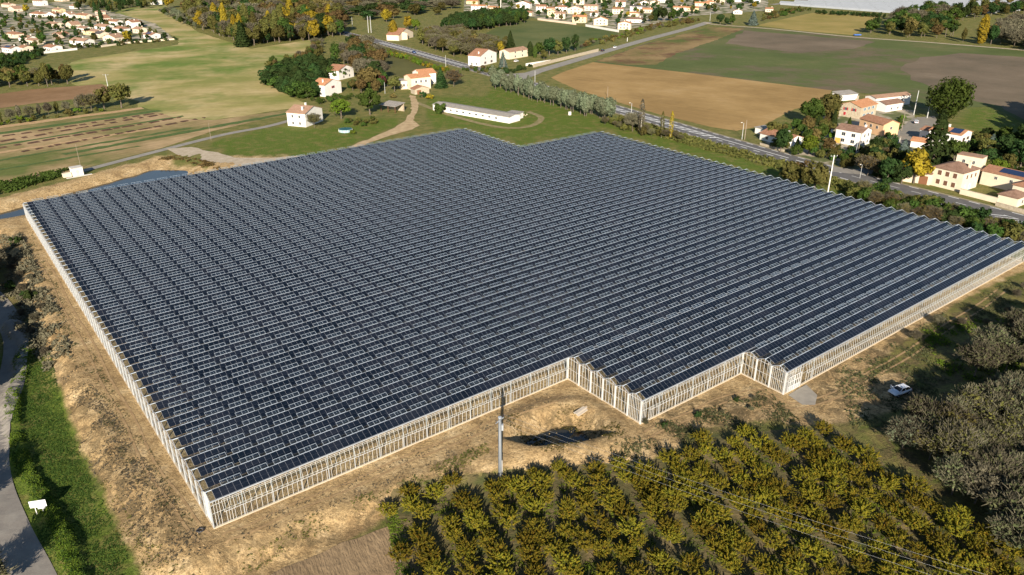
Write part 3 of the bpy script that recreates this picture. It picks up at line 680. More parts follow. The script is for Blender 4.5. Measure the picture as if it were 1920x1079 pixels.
extra_m.build('mullion_rows', white, GROOT, kind='stuff'); extra_p.build('wall_pane_rows', wall_glass, GROOT, kind='stuff')
# sliding door in the front wall by the corner
dx, dy = A2+.9, -9*BAY-.14
for k in range(2):
    mb = MB(); x0 = dx+k*1.95; w_, h_ = 1.9, 3.3; yy = dy-.07*k
    for a in (0, w_/3, 2*w_/3, w_): mb.box(x0+a-.05, x0+a+.05, yy-.04, yy+.04, .12, h_)
    for z in (.16, 1.15, 2.2, h_-.04): mb.box(x0-.05, x0+w_+.05, yy-.035, yy+.035, z-.06, z+.06)
    mb.box(x0, x0+w_, yy-.02, yy+.02, .12, 1.1, 1)
    dr = mb.build('sliding_door', [white, galv], GROOT)
    mb = MB(); mb.face([(x0, yy, 1.15), (x0+w_, yy, 1.15), (x0+w_, yy, h_), (x0, yy, h_)]); mb.build('pane', wall_glass, dr)
# bare earth floor lines inside: white ground cloth strips

# ------------------------------------------------------------------ trees
LM = dict(
    orch=leaf_mat('orchard_leaf', [(.30, (.050, .066, .012)), (.44, (.135, .128, .018)), (.56, (.225, .185, .022)), (.72, (.28, .145, .018))], 2.2, .24, .25, .016),
    green=leaf_mat('green_leaf', [(.3, (.032, .060, .014)), (.7, (.080, .120, .026))], .35, .25),
    lime=leaf_mat('lime_leaf', [(.3, (.075, .125, .016)), (.7, (.145, .195, .026))], .35, .2),
    dark=leaf_mat('dark_leaf', [(.3, (.018, .036, .012)), (.7, (.045, .072, .022))], .3, .25, .15, .03),
    olive=leaf_mat('olive_leaf', [(.3, (.070, .078, .022)), (.7, (.145, .130, .040))], .3, .25),
    gold=leaf_mat('gold_leaf', [(.3, (.19, .145, .02)), (.7, (.40, .30, .03))], .3, .2, .3, .008),
    rust=leaf_mat('rust_leaf', [(.3, (.088, .066, .027)), (.7, (.175, .130, .048))], .3, .25, .25, .02),
    silver=leaf_mat('silver_leaf', [(.3, (.095, .115, .065)), (.7, (.19, .215, .135))], .3, .15, .2, .02),
    blue=leaf_mat('blue_leaf', [(.3, (.06, .085, .070)), (.7, (.13, .165, .14))], .3, .1, .15, .02),
    twig=leaf_mat('twig', [(.3, (.075, .068, .045)), (.7, (.165, .148, .100))], .4, .25, .1, .02),
    brush=leaf_mat('brush', [(.3, (.050, .062, .026)), (.7, (.135, .142, .068))], .5, .3, .15, .02),
    plum=leaf_mat('plum_leaf', [(.3, (.05, .02, .02)), (.7, (.11, .04, .035))], .4, .2, .2, .02))
bark = mat('bark', [(.3, (.085, .065, .048)), (.7, (.17, .14, .11))], 1.5, 4, .9, .02)
palebark = mat('pale_bark', [(.3, (.28, .26, .22)), (.7, (.42, .40, .35))], 1.5, 4, .9, .02)
def unit(n): v = rng.normal(size=(n, 3)); return v/np.linalg.norm(v, axis=1)[:, None]
def leaf_quads(C, N_, size, asp=1.5):
    """kite shaped leaves at C facing N_"""
    n = len(C); t = np.cross(N_, unit(n)); t /= np.linalg.norm(t, axis=1)[:, None]+1e-9; b = np.cross(N_, t)
    s = (size*rng.uniform(.6, 1.35, n))[:, None]
    return np.stack([C-t*s*asp*.5, C-b*s*.42+t*s*.05, C+t*s*asp*.5, C+b*s*.42+t*s*.05], 1)
def crown_pts(kind, n, nc, rad, cz):
    """points and facing of the leaves of one crown"""
    rx, ry, rz = rad
    if kind == 'ell':
        c = unit(nc)*(rng.uniform(.25, 1, nc)**.5)[:, None]*.82; rc = rng.uniform(.20, .36, nc)
        k = rng.integers(0, nc, n); d = unit(n); p = c[k]+d*(rc[k]*rng.uniform(.55, 1.05, n))[:, None]
        p[:, 2] = np.maximum(p[:, 2], -.9); nn = d*.8+unit(n)*.7+c[k]*.5
        return p*np.array((rx, ry, rz))+np.array((0, 0, cz)), nn
    if kind == 'shoot':                                      # fruit tree: upright leafy shoots out of an open bowl
        c = unit(nc)*(rng.uniform(.3, 1, nc)**.5)[:, None]*.85; c[:, 2] *= .75; k = rng.integers(0, nc, n)
        ax = c*.8+rng.normal(0, .35, (nc, 3))+np.array((0, 0, .75)); ax /= np.linalg.norm(ax, axis=1)[:, None]; ln = rng.uniform(.3, .7, nc)
        t = rng.uniform(-.25, 1, n); d = unit(n); p = c[k]+ax[k]*(t*ln[k])[:, None]+d*(.115*(1.15-t)*rng.uniform(.5, 1, n))[:, None]
        return p*np.array((rx, ry, rz))+np.array((0, 0, cz)), d+ax[k]*.4+unit(n)*.4
    if kind == 'cone':
        h = rng.uniform(0, 1, n)**1.25; lay = np.round(h*11)/11; h = np.where(rng.random(n) < .75, lay+rng.normal(0, .012, n), h); h = np.clip(h, 0, 1)
        a = rng.uniform(0, 2*math.pi, n); lob = 1+.18*np.sin(a*5+lay*40)
        r = (1-h)**.85*rng.uniform(.45, 1, n)**.6*lob+.03
        p = np.stack([r*np.cos(a)*rx, r*np.sin(a)*ry, (h*2-1)*rz+cz-r*.12*rz], 1)
        nn = np.stack([np.cos(a)*.7, np.sin(a)*.7, np.full(n, .7)], 1)+unit(n)*.6
        return p, nn
    if kind == 'col':
        h = rng.uniform(0, 1, n); a = rng.uniform(0, 2*math.pi, n); prof = np.sin(np.clip(h*.93+.07, 0, 1)*math.pi)**.55
        r = prof*rng.uniform(.5, 1, n)**.5*(1+.25*np.sin(a*4+h*17)*np.sin(h*23+a))
        p = np.stack([r*np.cos(a)*rx, r*np.sin(a)*ry, (h*2-1)*rz+cz], 1)
        return p, np.stack([np.cos(a), np.sin(a), np.full(n, .5)], 1)+unit(n)*.7
def limbs(h, r, cz, rad, nl, seed, mt=None):
    rr = random.Random(seed); mb = MB(); top = Vector((rr.uniform(-.2, .2), rr.uniform(-.2, .2), h))
    mb.tube((0, 0, -.25), top, r, r*.55, 7)
    for k in range(nl):
        a = 2*math.pi*k/max(nl, 1)+rr.uniform(-.4, .4); e = Vector((math.cos(a)*rad[0]*.6, math.sin(a)*rad[1]*.6, cz+rr.uniform(-.3, .5)*rad[2]))
        s = top*rr.uniform(.6, 1); mid = s.lerp(e, .5)+Vector((0, 0, .12*rad[2])); mb.tube(s, mid, r*.42, r*.26, 5); mb.tube(mid, e, r*.26, r*.07, 5)
    return mb.mesh('trunk', mt or bark, True)
KIND = {  # shape, leaves, clumps, radii, crown centre, leaf size, trunk height, trunk radius, limbs, height
    'orch': ('shoot', 5200, 84, (1.75, 1.75, 1.3), 1.9, .115, 1.2, .09, 5, 3.9),
    'round': ('ell', 1900, 34, (3.9, 3.9, 3.6), 5.6, .62, 3.5, .28, 5, 9.2),
    'tall': ('ell', 2000, 38, (3.3, 3.3, 5.2), 7.2, .62, 4.5, .26, 6, 12.4),
    'oak': ('ell', 4800, 70, (7.0, 7.0, 6.3), 6.5, .62, 4.0, .5, 7, 13),
    'poplar': ('col', 1700, 0, (1.7, 1.7, 7.0), 7.6, .50, 10, .2, 0, 14.6),
    'conifer': ('cone', 2600, 0, (3.6, 3.6, 6.4), 6.9, .62, 12, .25, 0, 13.3),
    'thin': ('col', 620, 0, (1.3, 1.3, 7.0), 7.6, .42, 13, .16, 0, 14.6),
    'cypress': ('col', 1500, 0, (1.5, 1.5, 3.4), 3.4, .42, 5, .12, 0, 6.8),
    'pine': ('ell', 1500, 22, (3.8, 3.8, 1.8), 7.2, .55, 6.0, .22, 6, 9),
    'bush': ('ell', 800, 16, (1.5, 1.5, 1.15), 1.05, .30, .5, .06, 3, 2.2),
    'hedge': ('ell', 1500, 30, (2.6, 2.0, 2.2), 2.2, .34, .8, .09, 4, 4.4)}
PRO = {}
def proto(kind, lm, v):
    key = (kind, lm, v)
    if key not in PRO:
        sh, n, nc, rad, cz, ls, th, tr, nl, hh = KIND[kind]
        p, nn = crown_pts(sh, n, nc, rad, cz); nn /= np.linalg.norm(nn, axis=1)[:, None]+1e-9
        q = leaf_quads(p, nn, ls); mts = [LM[lm]]; mi = None
        cm = quads_mesh('crown', q, mts, mi)
        tm = limbs(th, tr, cz, rad, nl, v*17+len(PRO), palebark if kind in ('poplar', 'thin') else None)
        PRO[key] = (tm, cm, hh)
    return PRO[key]
def brush_proto(v, lm='brush', leafy=.5):
    """a bare, twiggy autumn crown: thin twigs fanning out, with some remaining leaves"""
    key = ('brush', lm, v, leafy)
    if key not in PRO:
        n = 3000; nc = 60; c = unit(nc)*(rng.uniform(.15, 1, nc)**.5)[:, None]*.8; c[:, 2] = c[:, 2]*.8+.1; k = rng.integers(0, nc, n); d = unit(n); d[:, 2] = np.abs(d[:, 2])*.9-.05
        p = c[k]+d*(.30*rng.uniform(.2, 1.1, n))[:, None]; p = p*np.array((3.4, 3.4, 2.9))+np.array((0, 0, 3.3)); p[:, 2] = np.maximum(p[:, 2], .1)
        out = d*.7+c[k]*.5+unit(n)*.45+np.array((0, 0, .35)); out /= np.linalg.norm(out, axis=1)[:, None]
        s = rng.uniform(.35, 1.0, n)[:, None]; side = np.cross(out, unit(n)); side /= np.linalg.norm(side, axis=1)[:, None]; wd = .045
        tw = np.stack([p-out*s*.5-side*wd, p-out*s*.5+side*wd, p+out*s*.5+side*wd*.4, p+out*s*.5-side*wd*.4], 1)
        m = int(n*leafy); lq = leaf_quads(p[:m]+rng.normal(0, .12, (m, 3)), d[:m]+unit(m)*.8, .24)
        q = np.concatenate([tw, lq]); mi = np.concatenate([np.zeros(n), np.ones(m)])
        cm = quads_mesh('crown', q, [LM['twig'], LM[lm]], mi)
        PRO[key] = (limbs(2.2, .13, 3.3, (3.4, 3.4, 2.9), 8, v*31+5), cm, 6.2)
    return PRO[key]
def tree(name, kind, lm, x, y, h, label, cat='tree', group=None, v=None, wide=1.0, leafy=.5, z=None):
    v = random.randrange(3) if v is None else v
    tm, cm, hh = brush_proto(v, lm, leafy) if kind == 'brush' else proto(kind, lm, v)
    s = h/hh; zz = hz(x, y)-.03 if z is None else z
    e = empty(name, (x, y, zz), random.uniform(0, 6.28), label=label, cat=cat, group=group)
    w = wide*random.uniform(.92, 1.08)
    inst('trunk', tm, e, sc=(s*min(w, 1.2), s*min(w, 1.2), s)); inst('crown', cm, e, sc=(s*w, s*w*random.uniform(.92, 1.08), s)); return e
def T(name, kind, lm, u, pv, h, label, cat='tree', group=None, **k):
    """a tree whose foot stands at photo position (u, v)"""
    p = G(u, pv); return tree(name, kind, lm, p.x, p.y, h, label, cat, group, **k)
def fill(poly, spacing, seed, jitter=.35):
    """scattered positions inside a plan outline"""
    P = np.asarray(poly); rr = random.Random(seed); out = []
    x0, y0 = P.min(0); x1, y1 = P.max(0); nxx = int((x1-x0)/spacing)+2; nyy = int((y1-y0)/spacing)+2
    for j in range(nyy):
        for i in range(nxx):
            out.append((x0+(i+.5*(j % 2))*spacing+rr.uniform(-jitter, jitter)*spacing, y0+j*spacing+rr.uniform(-jitter, jitter)*spacing))
    A = np.array(out); return A[inside(A[:, 0], A[:, 1], P)]
def wood(name, px, spacing, mix, hr, label, group, seed, wide=1.0):
    """a stand of trees one can tell apart; mix = [(kind, leaf, weight), ...]"""
    rr = random.Random(seed); pts = fill(poly_px(px), spacing, seed); ws = [m[2] for m in mix]
    for x, y in pts:
        k, l, _ = rr.choices(mix, ws)[0]; h = rr.uniform(*hr)*(1.25 if k == 'poplar' else 1)
        tree(name, k, l, x, y, h, label, 'tree' if hr[1] > 4.5 else 'bush', group, wide=wide)
    return len(pts)

# the orchard: rows of small fruit trees running away from the camera
ORCH = np.array([G(*q).to_2d() for q in [(722, 955), (752, 918), (1000, 900), (1080, 878), (1240, 872), (1330, 828), (1555, 812), (1640, 860), (1765, 960), (1900, 1045), (1980, 1170), (785, 1170)]])
az = R(90+21); du = np.array((math.cos(az), math.sin(az))); dv = np.array((du[1], -du[0]))
c0 = ORCH.mean(0); ncount = 0; orch_pts = []
for r_ in range(-18, 26):
    for k in range(-24, 28):
        p = c0+dv*(r_*4.1)+du*(k*2.7)+rng.normal(0, .55, 2)
        if inside(np.array([p[0]]), np.array([p[1]]), ORCH)[0] and rng.random() > .03: orch_pts.append((r_, k, p))
rset = sorted({q[0] for q in orch_pts}); ONES = ['first', 'second', 'third', 'fourth', 'fifth', 'sixth', 'seventh', 'eighth', 'ninth', 'tenth', 'eleventh', 'twelfth', 'thirteenth', 'fourteenth', 'fifteenth', 'sixteenth', 'seventeenth', 'eighteenth', 'nineteenth']
def ordinal(n): return ONES[n] if n < 19 else ('twentieth' if n == 19 else 'twenty-'+ONES[n-20] if n < 29 else 'thirtieth' if n == 29 else 'thirty-'+ONES[n-30])
for ri, r_ in enumerate(rset):
    for ki, (_, k, p) in enumerate(sorted([q for q in orch_pts if q[0] == r_], key=lambda q: -q[1])):
        tree('orchard_tree', 'orch', 'orch', p[0], p[1], random.uniform(2.9, 3.8), f'yellow green fruit tree, {ordinal(ki)} from the greenhouse end in the {ordinal(ri)} orchard row from left', 'fruit tree', 'fruit trees planted in rows in the orchard', wide=random.uniform(1.02, 1.24)); ncount += 1
print('orchard', ncount)
# twiggy thicket at the right beside the orchard
wood('thicket_tree', [(1665, 835), (1715, 812), (1790, 795), (1930, 740), (1990, 760), (1990, 1150), (1930, 1060), (1810, 965), (1710, 885)], 3.9, [('brush', 'brush', 6), ('brush', 'twig', 1.5), ('brush', 'silver', 1), ('brush', 'olive', 2)], (5.4, 8.4), 'grey twiggy shrub in the thicket between orchard and greenhouse', 'twiggy shrubs of the thicket beside the orchard', 11, 1.05)
wood('thicket_tree', [(1790, 690), (1860, 640), (1990, 600), (1990, 740), (1900, 745)], 7.5, [('brush', 'brush', 4), ('round', 'olive', 1)], (6, 9), 'half bare shrub above the parked white car', 'half bare shrubs above the parked car', 12)
T('thicket_tree', 'round', 'olive', 1830, 800, 6, 'yellowish green leafy tree standing out of the grey thicket', v=1)
T('thicket_tree', 'brush', 'silver', 1895, 790, 8.5, 'tallest bare grey tree at the right edge above the thicket', v=1, leafy=.3)
wood('thicket_tree', [(1700, 640), (1740, 620), (1900, 540), (1990, 520), (1990, 560), (1800, 640), (1740, 680)], 7.5, [('brush', 'twig', 1)], (1.6, 2.8), 'low dark bramble bush on the slope below the greenhouse wall', 'bramble bushes on the slope by the greenhouse', 13, 1.1)
wood('shade_tree', [(1950, 800), (2100, 760), (2150, 1000), (2000, 1100)], 7, [('round', 'dark', 1)], (8, 12), 'dark tree beyond the right edge that shades the slope', 'dark trees beyond the right edge', 14)
wood('shade_tree', [(-190, 640), (-50, 625), (-80, 760), (-200, 830)], 6.5, [('round', 'dark', 1)], (8, 11), 'dark tree beside the bend of the country road', 'dark trees beside the bend of the country road', 15)
wood('shade_tree', [(-150, 640), (-45, 600), (-40, 720), (-150, 800)], 5.5, [('round', 'dark', 1)], (8, 11), 'dark tree standing at the left edge inside the road bend', 'dark trees inside the road bend', 18)
wood('shade_tree', [(-95, 505), (-18, 470), (-14, 540), (-95, 590)], 5.5, [('brush', 'twig', 2), ('round', 'dark', 1)], (7, 10), 'tree outside the left edge above the shaded bank', 'trees outside the left edge above the bank', 19)
T('shade_tree', 'brush', 'twig', -35, 1130, 8, 'bare roadside tree below the left corner, its shadow across the road', leafy=.1)
T('shade_tree', 'brush', 'twig', -90, 980, 9, 'bare roadside tree left of the bend of the pale road', leafy=.1)
wood('bank_bush', [(0, 430), (30, 450), (90, 590), (110, 660), (60, 640), (10, 560)], 4.2, [('brush', 'twig', 2), ('bush', 'dark', 1)], (1.4, 2.6), 'scrubby bush on the shaded bank left of the greenhouse', 'scrub bushes on the bank left of the greenhouse', 16)
wood('bank_bush', [(1190, 800), (1440, 738), (1470, 770), (1300, 800), (1230, 835)], 4.4, [('brush', 'brush', 1), ('bush', 'dark', .5)], (.8, 1.5), 'low weedy bush on the earth between orchard and greenhouse corner', 'low bushes between orchard and greenhouse', 17)

# ------------------------------------------------------------------ wild growth too fine to count
def tufts(name, px, dens, size, lm, label, cat, seed, real=True, hgtf=.5, cover=.52, nscale=.25):
    """clumps of grass and weeds scattered over an area, one object"""
    P = np.array([G(*q).to_2d() for q in px]) if real else np.asarray(px)
    r2 = np.random.default_rng(seed); x0, y0 = P.min(0); x1, y1 = P.max(0); n = int((x1-x0)*(y1-y0)*dens)
    x = r2.uniform(x0, x1, n); y = r2.uniform(y0, y1, n)
    keep = inside(x, y, P)
    nf = .5+.25*np.sin(x*nscale*2.1+2*np.sin(y*nscale*1.3+1))+.25*np.sin(y*nscale*2.7+2*np.sin(x*nscale*1.9))
    keep &= nf+r2.normal(0, .12, n) > cover
    x, y = x[keep], y[keep]; z = hgt(x, y); m = len(x); k = 5
    X = np.repeat(np.stack([x, y, z], 1), k, 0); X[:, :2] += r2.normal(0, size*.5, (m*k, 2)); X[:, 2] += r2.uniform(.02, hgtf, m*k)*size
    nn = r2.normal(size=(m*k, 3)); nn[:, 2] = np.abs(nn[:, 2])+.3; nn /= np.linalg.norm(nn, axis=1)[:, None]
    q = leaf_quads(X, nn, size*.8, 1.9)
    tag(inst(name, quads_mesh(name, q, LM[lm])), label, cat, kind='stuff')
tufts('verge_grass', [(60, 640), (95, 660), (120, 780), (175, 910), (230, 1010), (260, 1120), (130, 1120), (75, 1010), (25, 880), (18, 780), (45, 690)], 16, .17, 'green', 'lush green grass between the country road and the sandy bank', 'grass', 3, cover=.25)
tufts('hedge_grass', [(30, 640), (62, 645), (52, 700), (38, 780), (60, 870), (140, 990), (160, 1120), (120, 1120), (100, 1000), (22, 870), (8, 770)], 20, .16, 'lime', 'tall grass strip along the ditch beside the country road', 'grass', 4, hgtf=.8, cover=.3)
tufts('bank_weeds', [(100, 640), (150, 690), (330, 940), (400, 1040), (300, 1060), (230, 990), (150, 850)], 9, .17, 'twig', 'dry brown weeds on the eroded sandy bank', 'weeds', 5, cover=.50)
tufts('bank_scrub', [(0, 440), (40, 440), (110, 590), (140, 690), (90, 700), (40, 640), (0, 560)], 5, .45, 'twig', 'dark dry scrub on the shaded bank', 'weeds', 6, hgtf=1.5, cover=.5)
tufts('front_weeds', [(330, 1070), (560, 975), (740, 905), (910, 830), (940, 868), (760, 925), (560, 1020), (430, 1100)], 8, .18, 'olive', 'patchy weeds on the bank in front of the greenhouse', 'weeds', 7, cover=.66)
tufts('pit_weeds', [(930, 790), (1040, 755), (1130, 760), (1190, 830), (1160, 850), (1000, 845)], 8, .18, 'olive', 'weeds around the waterhole', 'weeds', 8, cover=.62)
tufts('corner_weeds', [(1130, 850), (1220, 800), (1440, 730), (1500, 790), (1340, 830), (1250, 870)], 9, .22, 'brush', 'dry weeds between orchard and greenhouse corner', 'weeds', 9, cover=.55, hgtf=1.0)
tufts('slope_grass', [(1560, 700), (1640, 660), (1800, 570), (1925, 510), (1990, 560), (1990, 760), (1760, 800), (1600, 810)], 5, .24, 'brush', 'rough dry grass on the slope right of the greenhouse', 'grass', 10, cover=.5, hgtf=.9)
tufts('slope_green', [(1730, 620), (1830, 600), (1930, 600), (1940, 690), (1800, 720), (1750, 680)], 3, .45, 'lime', 'fresh green grass patch on the right slope', 'grass', 14, cover=.55)
tufts('orchard_weeds', [(745, 950), (800, 905), (1240, 870), (1560, 810), (1700, 900), (1900, 1045), (1960, 1120), (780, 1120)], 3, .30, 'lime', 'grass growing between the orchard trees', 'grass', 11, cover=.5)
tufts('orchard_edge_grass', [(722, 955), (742, 945), (785, 1130), (750, 1130)], 14, .24, 'lime', 'green grass strip along the left edge of the orchard', 'grass', 12, cover=.2)
tufts('ditch_weeds', [(1150, 232), (1300, 275), (1460, 318), (1560, 352), (1700, 400), (1900, 455), (1990, 470), (1990, 455), (1880, 432), (1700, 380), (1480, 306), (1300, 258), (1160, 218)], 1.2, .9, 'olive', 'rough verge between road and greenhouse meadow', 'grass', 13, cover=.35, hgtf=.8)
tufts('pond_weeds', [(0, 345), (130, 318), (120, 330), (0, 368), (-60, 380), (-60, 360)], 2, .9, 'green', 'green weeds along the pond bank', 'weeds', 15, cover=.3, hgtf=1.2)
tufts('pond_scrub', [(290, 300), (330, 292), (400, 305), (415, 318), (385, 316), (340, 300)], 2, .6, 'rust', 'dry brown weeds at the end of the pond', 'weeds', 16, cover=.4)

def stones(name, px, n, lo, hi, label, seed):
    """loose stones and clods on bare earth, one object"""
    P = np.array([G(*q).to_2d() for q in px]); r2 = np.random.default_rng(seed); x0, y0 = P.min(0); x1, y1 = P.max(0)
    x = r2.uniform(x0, x1, n*4); y = r2.uniform(y0, y1, n*4); k = inside(x, y, P); x, y = x[k][:n], y[k][:n]; z = hgt(x, y); c = MB()
    for a, b, d in zip(x, y, z):
        s = r2.uniform(lo, hi)*r2.uniform(.5, 1); t = r2.uniform(0, 3.1); q = []
        for zz, f in ((-.2, 1), (.55, .6)):
            for u_, v_ in ((-.5, -.5), (.5, -.5), (.5, .5), (-.5, .5)):
                X, Y = u_*s*f*r2.uniform(.7, 1.3), v_*s*f*r2.uniform(.7, 1.3); q.append((a+X*math.cos(t)-Y*math.sin(t), b+X*math.sin(t)+Y*math.cos(t), d+zz*s*r2.uniform(.7, 1.2)))
        c.hexa(q)
    c.build(name, mat('clod', [(.3, (.24, .16, .08)), (.7, (.42, .30, .16))], 1.0, 3, .95, world=True), label=label, cat='stones', kind='stuff')
stones('clods', [(110, 690), (160, 700), (330, 930), (400, 1030), (560, 985), (760, 905), (900, 850), (920, 880), (740, 950), (560, 1030), (380, 1100), (290, 1060), (200, 920)], 1100, .06, .30, 'clods and stones along the eroded bank', 31)
stones('rubble', [(940, 760), (1060, 735), (1180, 810), (1290, 775), (1440, 725), (1640, 700), (1690, 770), (1450, 790), (1250, 840), (1000, 860)], 700, .06, .26, 'stones scattered around the waterhole and corner', 32)

tufts('site_weeds', [(60, 430), (120, 560), (230, 760), (370, 985), (330, 1010), (250, 900), (160, 730), (95, 590), (50, 480)], 7, .15, 'brush', 'thin weeds on the strip between greenhouse and bank', 'weeds', 41, cover=.6, nscale=.55)
tufts('wall_weeds', [(420, 1030), (640, 945), (900, 838), (1050, 745), (1060, 725), (900, 790), (640, 900), (430, 1000)], 5, .14, 'twig', 'dry weeds on the track along the front wall', 'weeds', 42, cover=.68, nscale=.6)
tufts('bank_grass', [(180, 880), (240, 960), (330, 1060), (420, 1100), (280, 1110), (215, 1000)], 9, .16, 'olive', 'rough grass at the foot of the sandy bank', 'grass', 43, cover=.5, nscale=.5)

# ------------------------------------------------------------------ houses
def roof_mat(name, c0, c1):
    m, nt, N, L, B = nodes(name)
    c = ramp(N, L, noise_tex(N, L, .7, 5, .7, world=True), [(.3, c0), (.7, c1)])
    g = noise_tex(N, L, 2.2, 3, .7, world=True); hs = N.new('ShaderNodeHueSaturation'); L.new(c, hs.inputs['Color'])
    L.new(mathn(N, L, 'MULTIPLY_ADD', g, .9, .55), hs.inputs['Value'])
    L.new(hs.outputs[0], B.inputs['Base Color']); B.inputs['Roughness'].default_value = .9; B.inputs['Specular IOR Level'].default_value = .15
    tc = N.new('ShaderNodeTexCoord'); w = N.new('ShaderNodeTexWave'); w.inputs['Scale'].default_value = 1.3; L.new(tc.outputs['Object'], w.inputs['Vector'])
    b = N.new('ShaderNodeBump'); b.inputs['Distance'].default_value = .05; L.new(w.outputs['Fac'], b.inputs['Height']); L.new(b.outputs[0], B.inputs['Normal'])
    return m
RF = dict(pale=roof_mat('pale_tile', (.31, .18, .115), (.42, .27, .185)), terracotta=roof_mat('terracotta_tile', (.29, .14, .08), (.39, .21, .13)), orange=roof_mat('orange_tile', (.42, .19, .09), (.55, .28, .15)),
          brown=roof_mat('brown_tile', (.20, .115, .08), (.30, .19, .135)), grey=roof_mat('grey_sheet', (.27, .245, .215), (.38, .35, .31)), dark=roof_mat('dark_tile', (.08, .07, .07), (.12, .11, .11)))
WL = dict(white=mat('white_render', (.74, .71, .66), .4, 4, .9, world=True), cream=mat('cream_render', (.68, .58, .44), .4, 4, .9, world=True), pink=mat('pink_render', (.66, .52, .41), .4, 4, .9, world=True),
          yellow=mat('yellow_render', (.70, .55, .32), .4, 4, .9, world=True), orange=mat('apricot_render', (.66, .42, .24), .4, 4, .9, world=True), stone=mat('stone_wall', [(.3, (.34, .28, .20)), (.7, (.50, .43, .32))], 1.5, 5, .95, .03, world=True),
          grey=mat('grey_render', (.52, .49, .45), .4, 4, .9, world=True))
SH = dict(red=mat('red_shutter', (.38, .03, .035), 1, 2, .6), brown=mat('brown_shutter', (.15, .075, .045), 1, 2, .6), white=mat('white_shutter', (.7, .7, .68), 1, 2, .6), blue=mat('blue_shutter', (.36, .50, .60), 1, 2, .6), yellow=mat('yellow_door', (.62, .36, .08), 1, 2, .6), wood=mat('wood_door', (.20, .09, .045), 1, 2, .6))
wpane = mat('window_glass', (.035, .042, .05), 1, 2, .12, spec=.5)
wframe = mat('window_frame', (.6, .58, .54), 1, 2, .6)
WM = {}
def win_mesh(w, h):
    if (w, h) not in WM:
        mb = MB(); mb.box(-w/2-.08, w/2+.08, -.05, .02, -.08, h+.08, 0); mb.box(-w/2, w/2, -.058, -.05, 0, h, 1); mb.box(-.03, .03, -.066, -.0581, 0, h, 0); WM[(w, h)] = mb.mesh('window', [wframe, wpane])
    return WM[(w, h)]
SHM = {}
def shut_mesh(w, h, c):
    if (w, h, c) not in SHM:
        mb = MB(); mb.box(-w/4, w/4, -.045, 0, 0, h); SHM[(w, h, c)] = mb.mesh('shutter', [SH[c]])
    return SHM[(w, h, c)]
def add_windows(root, side, L, D, n, zs, w, h, sh, closed=False, rng_=(.12, .88)):
    for z in zs:
        for k in range(n):
            t = rng_[0]+(rng_[1]-rng_[0])*(k+.5)/n
            if side == 'front': loc, rz = ((t-.5)*L, -.02, z), 0
            elif side == 'back': loc, rz = ((t-.5)*L, D+.02, z), math.pi
            elif side == 'right': loc, rz = (L/2+.02, t*D, z), math.pi/2
            else: loc, rz = (-L/2-.02, t*D, z), -math.pi/2
            o = inst('window', win_mesh(w, h), root, loc, rz)
            if sh:
                for s in (-1, 1): inst('shutter', shut_mesh(w, h, sh), o, (s*(w*.25 if closed else w*.8), -.075 if closed else -.03, 0))
